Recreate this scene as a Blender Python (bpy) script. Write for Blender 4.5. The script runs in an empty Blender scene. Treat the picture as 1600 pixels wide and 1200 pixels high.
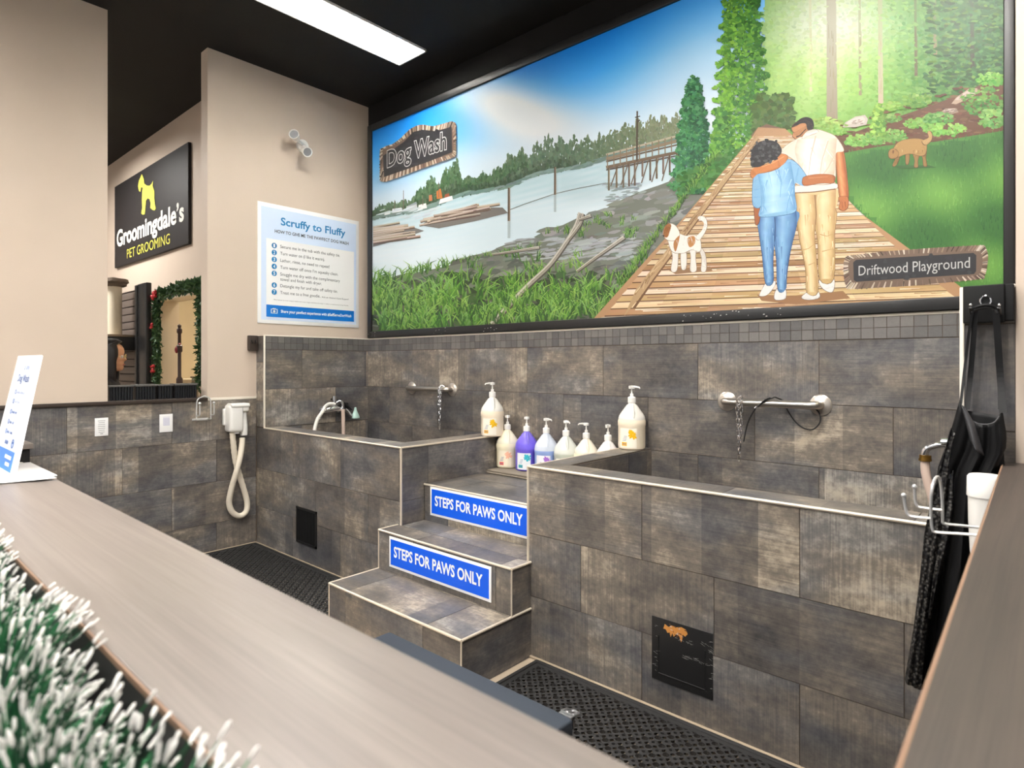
import bpy, bmesh, math, random
from mathutils import Vector, Matrix
import numpy as np

# ------------------------------------------------------------------ camera, world, lamps' exposure
SC = bpy.context.scene
COL = SC.collection
F, HY = 953.6, 569.0                    # focal length and horizon row for a 1600x1200 frame
YAW = math.atan2(849, 953.6)
CA, SA = math.cos(YAW), math.sin(YAW)
CAMZ = 1.385
cam_data = bpy.data.cameras.new('camera')
cam = bpy.data.objects.new('camera', cam_data)
COL.objects.link(cam)
cam.location = (0, 0, CAMZ)
cam.rotation_euler = (math.pi/2, 0, YAW)
cam_data.sensor_width = 36
cam_data.lens = 36*F/1600
cam_data.shift_y = (HY-600)/1600
cam_data.clip_start = 0.02
cam_data.dof.use_dof = True
cam_data.dof.focus_distance = 3.3
cam_data.dof.aperture_fstop = 5.0
SC.camera = cam
SC.view_settings.view_transform = 'Standard'
SC.view_settings.look = 'None'
SC.view_settings.exposure = 1.15
SC.view_settings.gamma = 1.0
SC.view_settings.use_curve_mapping = False
W = bpy.data.worlds.new('world')
SC.world = W
W.use_nodes = True
W.node_tree.nodes['Background'].inputs[0].default_value = (1.0, 0.985, 0.97, 1)
W.node_tree.nodes['Background'].inputs[1].default_value = 0.30
LAMP = 34.0                             # strength of the added, unseen fill fixtures
random.seed(7)
R = random.random
U = random.uniform
PI = math.pi

def _ray(px, py):
    r, u = (px-800)/F, (HY-py)/F
    return Vector((CA*r-SA, SA*r+CA, u))
def onX(px, py, X):
    d = _ray(px, py); return d*(X/d.x)+Vector((0, 0, CAMZ))
def onY(px, py, Y):
    d = _ray(px, py); return d*(Y/d.y)+Vector((0, 0, CAMZ))
def onZ(px, py, Z):
    d = _ray(px, py); return d*((Z-CAMZ)/d.z)+Vector((0, 0, CAMZ))

def lin(c, k=1.0):
    o = []
    for v in c[:3]:
        v = v/255.0
        o.append(k*(v/12.92 if v <= 0.04045 else ((v+0.055)/1.055)**2.4))
    return tuple(o)

# ------------------------------------------------------------------ materials
MATS = {}
def mat(name, rgb=(200, 200, 200), rough=0.5, metal=0.0, spec=0.5, emit=None, estr=0, k=1.0, **kw):
    if name in MATS: return MATS[name]
    m = bpy.data.materials.new(name); m.use_nodes = True
    b = m.node_tree.nodes['Principled BSDF']
    b.inputs['Base Color'].default_value = (*lin(rgb, k), 1)
    b.inputs['Roughness'].default_value = rough
    b.inputs['Metallic'].default_value = metal
    b.inputs['Specular IOR Level'].default_value = spec
    for key, v in kw.items(): b.inputs[key.replace('_', ' ')].default_value = v
    if emit:
        b.inputs['Emission Color'].default_value = (*lin(emit), 1)
        b.inputs['Emission Strength'].default_value = estr
    MATS[name] = m
    return m

class NT:
    def __init__(s, m):
        s.t = m.node_tree; s.b = s.t.nodes['Principled BSDF']
    def n(s, typ, **kw):
        x = s.t.nodes.new(typ)
        for k, v in kw.items(): setattr(x, k, v)
        return x
    def l(s, a, b): s.t.links.new(a, b)
    def math(s, op, a, b=None, c=None):
        x = s.n('ShaderNodeMath', operation=op)
        for i, v in enumerate((a, b, c)):
            if v is None: continue
            if isinstance(v, (int, float)): x.inputs[i].default_value = v
            else: s.l(v, x.inputs[i])
        return x.outputs[0]
    def mix(s, fac, a, b, blend='MIX'):
        x = s.n('ShaderNodeMix', data_type='RGBA', blend_type=blend)
        for i, v in ((0, fac), (6, a), (7, b)):
            if isinstance(v, (int, float)): x.inputs[i].default_value = v
            elif isinstance(v, tuple): x.inputs[i].default_value = (*v[:3], 1)
            else: s.l(v, x.inputs[i])
        return x.outputs[2]
    def noise(s, vec, scale, detail=4, rough=0.55, dist=0.0):
        x = s.n('ShaderNodeTexNoise')
        x.inputs['Scale'].default_value = scale; x.inputs['Detail'].default_value = detail
        x.inputs['Roughness'].default_value = rough; x.inputs['Distortion'].default_value = dist
        if vec is not None: s.l(vec, x.inputs['Vector'])
        return x.outputs[0]
    def mapr(s, v, a, b, c, d):
        x = s.n('ShaderNodeMapRange')
        x.inputs[1].default_value = a; x.inputs[2].default_value = b; x.inputs[3].default_value = c; x.inputs[4].default_value = d
        s.l(v, x.inputs[0]); return x.outputs[0]
    def vec(s, a, b, c):
        x = s.n('ShaderNodeCombineXYZ')
        for i, v in enumerate((a, b, c)):
            if isinstance(v, (int, float)): x.inputs[i].default_value = v
            else: s.l(v, x.inputs[i])
        return x.outputs[0]
    def bump(s, h, strength=0.1, dist=0.002):
        x = s.n('ShaderNodeBump'); x.inputs['Strength'].default_value = strength; x.inputs['Distance'].default_value = dist
        s.l(h, x.inputs['Height']); s.l(x.outputs[0], s.b.inputs['Normal'])

def tile_material():
    m = mat('weathered porcelain tile', (95, 88, 80), 0.42)
    t = NT(m)
    uv = t.n('ShaderNodeUVMap', uv_map='UVMap').outputs[0]
    at = t.n('ShaderNodeAttribute', attribute_name='rnd').outputs['Color']
    s = t.n('ShaderNodeSeparateColor'); t.l(at, s.inputs[0])
    r, g, b = s.outputs
    sx = t.n('ShaderNodeSeparateXYZ'); t.l(uv, sx.inputs[0])
    u, v = sx.outputs[0], sx.outputs[1]
    seed = t.math('MULTIPLY', b, 40.0)
    cloud = t.noise(t.vec(u, t.math('MULTIPLY', v, 1.5), seed), 4.6, 8, 0.68, 0.12)
    fine = t.noise(t.vec(u, v, seed), 42, 4, 0.7)
    wide = t.noise(t.vec(t.math('MULTIPLY', u, 0.6), t.math('MULTIPLY', v, 1.6), t.math('ADD', seed, 9.0)), 3.4, 3, 0.5)
    # abrupt tonal bands printed inside each tile
    band = t.math('FLOOR', t.math('ADD', t.math('MULTIPLY', u, 4.7), t.math('MULTIPLY', b, 17.0)))
    wn = t.n('ShaderNodeTexWhiteNoise', noise_dimensions='2D'); t.l(t.vec(band, t.math('FLOOR', t.math('MULTIPLY', b, 999.0)), 0), wn.inputs['Vector'])
    bandv = wn.outputs[0]
    # saw marks, upright on some tiles and level on others
    up = t.noise(t.vec(t.math('MULTIPLY', u, 1.0), t.math('MULTIPLY', v, 0.03), seed), 150, 2, 0.7)
    lv = t.noise(t.vec(t.math('MULTIPLY', u, 0.03), t.math('MULTIPLY', v, 1.0), seed), 170, 2, 0.7)
    gsel = t.math('GREATER_THAN', g, 0.5)
    saw = t.math('ADD', t.math('MULTIPLY', up, gsel), t.math('MULTIPLY', lv, t.math('SUBTRACT', 1.0, gsel)))
    tone = t.math('ADD', t.math('MULTIPLY', t.math('SUBTRACT', cloud, 0.5), 1.55), t.math('MULTIPLY', t.math('SUBTRACT', saw, 0.5), 0.52))
    tone = t.math('ADD', tone, t.math('MULTIPLY', t.math('SUBTRACT', fine, 0.5), 0.6))
    tone = t.math('ADD', tone, t.math('MULTIPLY', t.math('SUBTRACT', bandv, 0.5), 0.26))
    tone = t.math('ADD', tone, t.math('MULTIPLY', t.math('SUBTRACT', r, 0.5), 0.26))
    tone = t.math('ADD', tone, 0.5)
    cr = t.n('ShaderNodeValToRGB'); t.l(tone, cr.inputs[0])
    e = cr.color_ramp.elements
    e[0].position = 0.05; e[0].color = (*lin((66, 64, 64)), 1)
    e[1].position = 0.97; e[1].color = (*lin((182, 168, 149)), 1)
    x = e.new(0.42); x.color = (*lin((99, 93, 88)), 1)
    x = e.new(0.66); x.color = (*lin((124, 115, 104)), 1)
    blue = t.mapr(wide, 0.46, 0.62, 0.0, 0.75)
    c = t.mix(blue, cr.outputs[0], t.mix(1.0, cr.outputs[0], (0.80, 0.92, 1.12), 'MULTIPLY'))
    t.l(c, t.b.inputs['Base Color'])
    t.l(t.mapr(saw, 0.3, 0.7, 0.36, 0.52), t.b.inputs['Roughness'])
    t.bump(t.math('ADD', saw, fine), 0.12, 0.001)
    return m
TILE = tile_material()

def mosaic_material():
    m = mat('charcoal mosaic stone', (80, 80, 80), 0.5); t = NT(m)
    at = t.n('ShaderNodeAttribute', attribute_name='rnd').outputs['Color']
    s = t.n('ShaderNodeSeparateColor'); t.l(at, s.inputs[0])
    tc = t.n('ShaderNodeTexCoord').outputs['Object']
    n = t.noise(tc, 60, 5, 0.7)
    f = t.math('ADD', t.math('MULTIPLY', s.outputs[0], 0.6), t.math('MULTIPLY', n, 0.5))
    t.l(t.mix(f, lin((72, 72, 74)), lin((116, 112, 108))), t.b.inputs['Base Color'])
    t.bump(n, 0.2, 0.002); return m
MOSAIC = mosaic_material()

def wood_laminate(name, c0, c1, axis, rough):
    m = mat(name, c0, rough); t = NT(m)
    tc = t.n('ShaderNodeTexCoord').outputs['Object']
    mp = t.n('ShaderNodeMapping'); t.l(tc, mp.inputs[0])
    mp.inputs['Scale'].default_value = (0.7, 14, 14) if axis == 'x' else (14, 0.7, 14)
    a = t.noise(mp.outputs[0], 3.0, 6, 0.65, 0.4)
    mp2 = t.n('ShaderNodeMapping'); t.l(tc, mp2.inputs[0])
    mp2.inputs['Scale'].default_value = (0.8, 110, 60) if axis == 'x' else (110, 0.8, 60)
    b = t.noise(mp2.outputs[0], 3.0, 3, 0.6)
    f = t.mapr(t.math('ADD', t.math('MULTIPLY', a, 0.6), t.math('MULTIPLY', b, 0.4)), 0.3, 0.7, 0, 1)
    t.l(t.mix(f, lin(c0), lin(c1)), t.b.inputs['Base Color']); return m
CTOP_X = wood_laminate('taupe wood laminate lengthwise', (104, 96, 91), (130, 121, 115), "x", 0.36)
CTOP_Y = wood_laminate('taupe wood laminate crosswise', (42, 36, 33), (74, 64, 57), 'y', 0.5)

def paint_material(name, rgb, rough=0.6, amt=0.03):
    m = mat(name, rgb, rough, spec=0.3); t = NT(m)
    tc = t.n('ShaderNodeTexCoord').outputs['Object']
    n = t.noise(tc, 1.3, 3); f = t.noise(tc, 180, 2)
    t.l(t.mix(t.mapr(n, 0.35, 0.65, 0, 1), lin(rgb, 1-amt), lin(rgb, 1+amt)), t.b.inputs['Base Color'])
    t.bump(f, 0.06, 0.001); return m
BEIGE = paint_material('warm beige wall paint', (204, 188, 172))
CREAM = paint_material('cream wall paint', (238, 226, 198))
BLACKPAINT = paint_material('black ceiling paint', (24, 23, 23), 0.75, 0.25)
FLOORM = paint_material('pale beige floor tile', (176, 160, 140), 0.4, 0.12)
GROUT = mat('dark grout', (80, 69, 58), 0.9)
CAULK = mat('pale grout line', (158, 142, 121), 0.8)
TRIM = mat('brushed nickel edge trim', (222, 210, 192), 0.3, 0.35)
WHITETRIM = mat('cream painted trim', (226, 218, 204), 0.5)
CHROME = mat('chrome', (235, 235, 238), 0.17, 1.0)
STEEL = mat('satin stainless steel', (196, 190, 182), 0.3, 1.0)
BLACK = mat('black satin metal', (26, 26, 27), 0.42)
BLACKM = mat('matt black', (17, 17, 18), 0.7, spec=0.3)
DBROWN = mat('dark brown laminate', (58, 48, 42), 0.45)
WIRE = mat('polished wire', (222, 222, 222), 0.28, 0.55)
WHITEP = mat('white plastic', (236, 234, 230), 0.32)
HOSEM = mat('cream ribbed hose', (224, 214, 196), 0.5)
RUBBER = mat('black rubber mat', (34, 33, 33), 0.65)
PAPER = mat('white paper', (240, 240, 240), 0.6)
BLUE = mat('bright blue sign vinyl', (0, 94, 236), 0.4)
SKYB = mat('poster blue', (4, 112, 200), 0.45)
PALEB = mat('poster pale blue', (208, 224, 246), 0.5)
DTEXT = mat('dark poster ink', (60, 62, 70), 0.6)
TEAL = mat('poster teal ink', (20, 124, 182), 0.5)
WHITEI = mat('white ink', (248, 248, 248), 0.5)
FILLM = mat('added fill lamp', (255, 255, 255), 0.5, emit=(255, 251, 245), estr=LAMP)  # glow of the added fixtures out of view

# ------------------------------------------------------------------ mesh builder
class MB:
    def __init__(s): s.v = []; s.f = []; s.m = []; s.uv = {}; s.rnd = {}; s.smooth = set()
    def quadface(s, pts, mi=0, uv=None, rnd=None, smooth=False):
        b = len(s.v); s.v += [tuple(p) for p in pts]; k = len(s.f)
        s.f.append(tuple(range(b, b+len(pts)))); s.m.append(mi)
        if uv: s.uv[k] = uv
        if rnd: s.rnd[k] = rnd
        if smooth: s.smooth.add(k)
    def mesh(s, vs, fs, mi=0, smooth=True):
        b = len(s.v); s.v += [tuple(p) for p in vs]
        for f in fs:
            if smooth: s.smooth.add(len(s.f))
            s.f.append(tuple(i+b for i in f)); s.m.append(mi)
    def box(s, x0, x1, y0, y1, z0, z1, mi=0, M=None):
        vs = [Vector((x, y, z)) for z in (z0, z1) for y in (y0, y1) for x in (x0, x1)]
        if M is not None: vs = [M @ v for v in vs]
        s.mesh(vs, [(0, 2, 3, 1), (4, 5, 7, 6), (0, 1, 5, 4), (2, 6, 7, 3), (0, 4, 6, 2), (1, 3, 7, 5)], mi, False)
    def rbox(s, x0, x1, y0, y1, z0, z1, r, mi=0, seg=3, M=None):
        bm = bmesh.new(); bmesh.ops.create_cube(bm, size=1)
        for v in bm.verts: v.co = Vector(((x0+x1)/2+v.co.x*(x1-x0), (y0+y1)/2+v.co.y*(y1-y0), (z0+z1)/2+v.co.z*(z1-z0)))
        bmesh.ops.bevel(bm, geom=bm.edges[:], offset=r, segments=seg, profile=0.5, affect='EDGES')
        bm.verts.index_update()
        vs = [(M @ v.co) if M is not None else v.co.copy() for v in bm.verts]
        s.mesh(vs, [[v.index for v in f.verts] for f in bm.faces], mi, True); bm.free()
    def tube(s, pts, rad, seg=10, mi=0, closed=False, cap=True):
        pts = [Vector(p) for p in pts]; n = len(pts)
        rs = rad if isinstance(rad, (list, tuple)) else [rad]*n
        up = None; vs = []
        for i, p in enumerate(pts):
            if closed: d = pts[(i+1) % n]-pts[i-1]
            else: d = pts[min(i+1, n-1)]-pts[max(i-1, 0)]
            d = d.normalized() if d.length > 1e-9 else Vector((0, 0, 1))
            if up is None: up = d.orthogonal().normalized()
            else:
                up = up-d*up.dot(d)
                up = up.normalized() if up.length > 1e-6 else d.orthogonal().normalized()
            w = d.cross(up)
            for k in range(seg):
                a = 2*PI*k/seg; vs.append(p+(up*math.cos(a)+w*math.sin(a))*rs[i])
        fs = []
        for i in range(n if closed else n-1):
            j = (i+1) % n
            for k in range(seg):
                q = (k+1) % seg; fs.append((i*seg+k, i*seg+q, j*seg+q, j*seg+k))
        if cap and not closed: fs += [tuple(reversed(range(seg))), tuple(range((n-1)*seg, n*seg))]
        s.mesh(vs, fs, mi, True)
    def lathe(s, prof, c=(0, 0, 0), seg=24, mi=0, axis='z', sx=1.0, sy=1.0):
        c = Vector(c); vs = []
        for r, h in prof:
            for k in range(seg):
                a = 2*PI*k/seg; x, y = r*math.cos(a)*sx, r*math.sin(a)*sy
                vs.append(c+(Vector((x, y, h)) if axis == 'z' else Vector((h, x, y)) if axis == 'x' else Vector((x, h, y))))
        fs = []
        for i in range(len(prof)-1):
            for k in range(seg):
                q = (k+1) % seg; fs.append((i*seg+k, i*seg+q, (i+1)*seg+q, (i+1)*seg+k))
        if prof[0][0] > 1e-5: fs.append(tuple(reversed(range(seg))))
        if prof[-1][0] > 1e-5: fs.append(tuple(range((len(prof)-1)*seg, len(prof)*seg)))
        s.mesh(vs, fs, mi, True)
    def ball(s, c, r, seg=12, mi=0, sc=(1, 1, 1)):
        n = seg//2; vs = []; c = Vector(c)
        for i in range(n+1):
            t = PI*i/n
            for k in range(seg):
                a = 2*PI*k/seg
                vs.append(c+Vector((math.sin(t)*math.cos(a)*r*sc[0], math.sin(t)*math.sin(a)*r*sc[1], math.cos(t)*r*sc[2])))
        fs = [(i*seg+k, (i+1)*seg+k, (i+1)*seg+(k+1) % seg, i*seg+(k+1) % seg) for i in range(n) for k in range(seg)]
        s.mesh(vs, fs, mi, True)
    def tiles(s, O, u, v, n, rows, gap=0.003, th=0.003, mi=0):
        """rows: (v0, v1, [u joints]); one raised tile between each pair of joints"""
        O, u, v, n = Vector(O), Vector(u), Vector(v), Vector(n)
        for v0, v1, js in rows:
            for a, b in zip(js[:-1], js[1:]):
                if b-a < 0.006: continue
                rn = (R(), R(), R(), 1); ou, ov = U(0, 30), U(0, 30)
                g = gap/2; q = [(a+g, v0+g), (b-g, v0+g), (b-g, v1-g), (a+g, v1-g)]
                top = [O+u*x+v*y+n*th for x, y in q]; bot = [O+u*x+v*y for x, y in q]
                uvs = [(x+ou, y+ov) for x, y in q]
                if u.cross(v).dot(n) < 0:
                    top.reverse(); bot.reverse(); uvs.reverse()
                s.quadface(top, mi, uvs, rn)
                for i in range(4):
                    j = (i+1) % 4
                    s.quadface([bot[i], bot[j], top[j], top[i]], mi, [uvs[i], uvs[j], uvs[j], uvs[i]], rn)
    def build(s, name, mats, parent=None, loc=None):
        me = bpy.data.meshes.new(name)
        if parent is not None: off = Vector(parent['_w'])
        elif loc is not None: off = Vector(loc)
        else: off = Vector((0, 0, 0))
        me.from_pydata([tuple(Vector(p)-off) for p in s.v], [], s.f)
        for m in (mats if isinstance(mats, (list, tuple)) else [mats]): me.materials.append(m)
        me.polygons.foreach_set('material_index', s.m)
        me.polygons.foreach_set('use_smooth', [i in s.smooth for i in range(len(s.f))])
        if s.uv:
            fu, fc = [], []
            for i, f in enumerate(s.f):
                uvs = s.uv.get(i) or [(0, 0)]*len(f); c = s.rnd.get(i, (0.5, 0.5, 0.5, 1))
                for q in uvs: fu += q; fc += c
            me.uv_layers.new(name='UVMap'); me.color_attributes.new('rnd', 'FLOAT_COLOR', 'CORNER')
            me.uv_layers['UVMap'].data.foreach_set('uv', fu)
            me.color_attributes['rnd'].data.foreach_set('color', fc)
        me.update()
        o = bpy.data.objects.new(name, me); COL.objects.link(o)
        if s.smooth and len(s.smooth) != len(s.f) or s.smooth:
            try: me.set_sharp_from_angle(angle=math.radians(42))
            except Exception: pass
        if parent is not None: o.parent = parent
        else: o.location = off
        o['_w'] = tuple(off)
        return o

def thing(name, label, cat, loc, group=None, kind=None):
    o = bpy.data.objects.new(name, None); o.empty_display_size = 0.1; COL.objects.link(o)
    o.location = loc; o['_w'] = tuple(loc); return tag(o, label, cat, group, kind)
def tag(o, label=None, cat=None, group=None, kind=None):
    if label: o['label'] = label
    if cat: o['category'] = cat
    if group: o['group'] = group
    if kind: o['kind'] = kind
    return o
def struct(o, label=None): o['kind'] = 'structure'; return tag(o, label)
def part(mb, name, m, parent, label=None):
    o = mb.build(name, m, parent)
    if label: o['label'] = label
    return o
def smooth_path(pts, n=6, closed=False):
    P = [Vector(p) for p in pts]; out = []; N = len(P)
    for i in range(N if closed else N-1):
        g = (lambda k: P[k % N]) if closed else (lambda k: P[max(0, min(N-1, k))])
        a, b, c, d = g(i-1), g(i), g(i+1), g(i+2)
        for k in range(n):
            t = k/n
            out.append(0.5*((2*b)+(c-a)*t+(2*a-5*b+4*c-d)*t*t+(3*b-a-3*c+d)*t**3))
    if not closed: out.append(P[-1])
    return out

# text: glyph outlines fitted into a box on a plane, as a mesh of its own
def _glyphs(s, bold=0.0):
    cu = bpy.data.curves.new('t', 'FONT'); cu.body = s; cu.size = 1; cu.offset = bold; cu.resolution_u = 3
    ob = bpy.data.objects.new('t', cu); COL.objects.link(ob)
    dg = bpy.context.evaluated_depsgraph_get(); ev = ob.evaluated_get(dg); me = ev.to_mesh()
    vs = [(v.co.x, v.co.y) for v in me.vertices]; fs = [tuple(p.vertices) for p in me.polygons]
    ev.to_mesh_clear(); bpy.data.objects.remove(ob); bpy.data.curves.remove(cu)
    return vs, fs
_CAP = None
def text_into(mb, s, O, u, v, n, x0, x1, base, cap, mi=0, lift=0.0012, bold=0.0, shear=0.0, ref=None):
    """string between x0 and x1 along u (x1 None keeps natural width), cap height along v"""
    global _CAP
    if _CAP is None: _CAP = max(y for x, y in _glyphs('H')[0])
    vs, fs = _glyphs(s, bold)
    if not vs: return
    rv = vs if ref is None else _glyphs(s, ref)[0]; lo, hi = min(x for x, y in rv), max(x for x, y in rv)
    sy = cap/_CAP; sx = sy if x1 is None else (x1-x0)/(hi-lo)
    O, u, v, n = Vector(O), Vector(u), Vector(v), Vector(n)
    pts = [O+u*(x0+(x-lo)*sx)+v*(base+y*sy+shear*(x-lo)*sx)+n*lift for x, y in vs]
    if u.cross(v).dot(n) < 0: fs = [tuple(reversed(f)) for f in fs]
    mb.mesh(pts, fs, mi, False)
XX, YY, ZZ = Vector((1, 0, 0)), Vector((0, 1, 0)), Vector((0, 0, 1))

# ------------------------------------------------------------------ the setting
CEIL, BACK, FRONT = 3.70, 3.154, 2.216      # ceiling height, tiled back wall, plane of the tub fronts
XL, XF, RIM = -4.628, -4.497, 0.903         # dryer wall, faucet wall, tub rim height
XR0, XR1 = -0.205, -0.083                   # right partition
TW = 0.6085
def joints(a, b, phase):
    k = math.ceil((a-phase)/TW+1e-6); js = [a]
    while phase+k*TW < b-1e-6:
        js.append(phase+k*TW); k += 1
    return js+[b]
def wallbox(name, dims, m, label=None):
    mb = MB(); mb.box(*dims); return struct(mb.build(name, m, loc=(dims[0], dims[2], dims[4])), label)

wallbox('floor', (-11.0, 3.2, -3.5, 6.2, -0.08, 0.0), FLOORM)
LX0, LX1, LY0, LY1 = -3.785, -3.455, 1.72, 2.945          # opening for the light over the tubs
mb = MB()
for d in ((-11.0, LX0, -3.5, 6.2), (LX1, 3.2, -3.5, 6.2), (LX0, LX1, -3.5, LY0), (LX0, LX1, LY1, 6.2)): mb.box(*d, CEIL, CEIL+0.18)
mb.box(LX0, LX1, LY0, LY1, CEIL+0.15, CEIL+0.18)
struct(mb.build('ceiling', BLACKPAINT, loc=(-3, 0, CEIL)))
# back wall behind the mural, painted black, with the tiled dado standing proud of it
bw = wallbox('wall_back', (XL-0.13, 3.2, 3.25, 3.37, 0, CEIL), BLACKPAINT)
mb = MB(); mb.box(XL, XR1, BACK, 3.25, 0, 1.602, 1)
rows = [(0.0, 0.282, -0.843), (0.282, 0.587, -0.538), (0.587, 0.892, -0.843), (0.892, 1.193, -0.538), (1.193, 1.498, -0.843)]
mb.tiles((0, BACK, 0), XX, ZZ, -YY, [(a, b, joints(XF, XR0, ph)) for a, b, ph in rows])
part(mb, 'tile_cladding', [TILE, GROUT], bw)
def mosaic(O, u, n, a, b, parent):
    mb = MB(); k = max(1, round((b-a)/0.0508)); js = [a+(b-a)*i/k for i in range(k+1)]
    mb.tiles(O, u, ZZ, n, [(1.4995, 1.5495, js), (1.5495, 1.5985, js)], gap=0.0026)
    return part(mb, 'mosaic_band', MOSAIC, parent)
mosaic((0, BACK, 0), XX, -YY, XF, XR0, bw)
mb = MB(); mb.rbox(XF+0.004, XR0, BACK-0.0033, BACK+0.01, 1.5985, 1.611, 0.0015)
part(mb, 'cap_trim', WHITETRIM, bw)

# left wall: beige paint above a tiled dado; the faucet wall is a thicker tiled piece in the corner
lw = wallbox('wall_left', (XL-0.115, XL, 1.852, 3.25, 1.137, CEIL), BEIGE)
dw = wallbox('wall_dryer', (XL-0.115, XL-0.004, -1.2, FRONT, 0, 1.118), GROUT)
mb = MB()
rows = [(0.0, 0.215, 1.307), (0.215, 0.518, 1.002), (0.518, 0.8255, 1.307), (0.8255, 1.118, 1.002)]
mb.tiles((XL-0.004, 0, 0), YY, ZZ, XX, [(a, b, joints(-1.2, FRONT, ph)) for a, b, ph in rows])
part(mb, 'tile_cladding', TILE, dw)
mb = MB(); mb.rbox(XL-0.004, XL+0.012, -1.2, FRONT, 0.0, 0.012, 0.003); part(mb, 'floor_grout_line', CAULK, dw)
mb = MB(); mb.rbox(XL-0.006, XL+0.003, 1.852, FRONT, 1.118, 1.138, 0.002); part(mb, 'sealant_line', WHITETRIM, dw)
mb = MB(); mb.rbox(XL-0.14, XL+0.016, -1.2, 1.849, 1.118, 1.142, 0.004)
struct(mb.build('trim_1', DBROWN, loc=(XL, 0, 1.118)))
wallbox('wall_pier', (XL-0.115, XL, -1.2, 1.222, 1.142, CEIL), BEIGE)
fw = wallbox('wall_faucet', (XL, XF, FRONT+0.002, BACK, RIM-0.003, 1.602), GROUT)
mb = MB()
rows = [(RIM-0.001, 1.193, 2.83), (1.193, 1.498, 2.526)]
mb.tiles((XF, 0, 0), YY, ZZ, XX, [(a, b, joints(FRONT+0.006, BACK, ph)) for a, b, ph in rows])
mb.tiles((0, FRONT+0.002, 0), XX, ZZ, -YY, [(a, b, [XL+0.002, XF-0.004]) for a, b in ((RIM, 1.1), (1.1, 1.4), (1.4, 1.6))])
part(mb, 'tile_cladding', [TILE], fw)
mosaic((XF, 0, 0), YY, XX, FRONT+0.006, BACK, fw)
mb = MB(); mb.rbox(XF-0.006, XF+0.006, FRONT-0.006, FRONT+0.006, RIM, 1.606, 0.003)
mb.rbox(XF-0.006, XF+0.005, FRONT-0.004, BACK, 1.599, 1.609, 0.003)
part(mb, 'edge_trim', WHITETRIM, fw)

# right partition whose narrow end faces the room, and the beige wall beyond it
pw = wallbox('wall_partition', (XR0, XR1, FRONT+0.003, 3.25, 0, 1.602), GROUT)
mb = MB()
mb.tiles((0, FRONT+0.003, 0), XX, ZZ, -YY, [(a, b, [XR0+0.004, XR1]) for a, b in ((0, 0.29), (0.29, 0.585), (0.585, 0.89), (0.89, 1.195), (1.195, 1.5), (1.5, 1.602))])
rows = [(0.36, 0.587, 2.83), (0.587, 0.892, 2.526), (0.892, 1.193, 2.83), (1.193, 1.498, 2.526), (1.498, 1.6, 2.83)]
mb.tiles((XR0, 0, 0), YY, ZZ, -XX, [(a, b, joints(FRONT+0.006, BACK, ph)) for a, b, ph in rows])
part(mb, 'tile_cladding', TILE, pw)
mb = MB(); mb.rbox(XR0-0.005, XR0+0.006, FRONT-0.006, FRONT+0.006, 0.0, 1.607, 0.003)
mb.rbox(XR0-0.005, XR1, FRONT-0.006, FRONT+0.02, 1.600, 1.610, 0.003)
part(mb, 'edge_trim', WHITETRIM, pw)
wallbox('wall_right', (XR1, 3.2, FRONT-0.002, 3.25, 0, CEIL), BEIGE)

# room seen through the opening
YG = 2.19
gw = MB()
DX0, DX1, DZ = -6.57, -5.62, 2.02
gw.box(-10.7, DX0, YG, YG+0.15, 0, CEIL); gw.box(DX1, XL-0.115, YG, YG+0.15, 0, CEIL); gw.box(DX0, DX1, YG, YG+0.15, DZ, CEIL)
struct(gw.build('wall_far', BEIGE, loc=(-7, YG, 0)))
wallbox('wall_far_end', (-9.4, -9.28, -3.5, YG, 0, CEIL), BEIGE)
wallbox('wall_inner', (-10.7, XL-0.13, 4.6, 4.72, 0, CEIL), CREAM)
wallbox('wall_inner_end', (-10.7, -10.58, YG+0.15, 4.6, 0, CEIL), CREAM)

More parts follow.
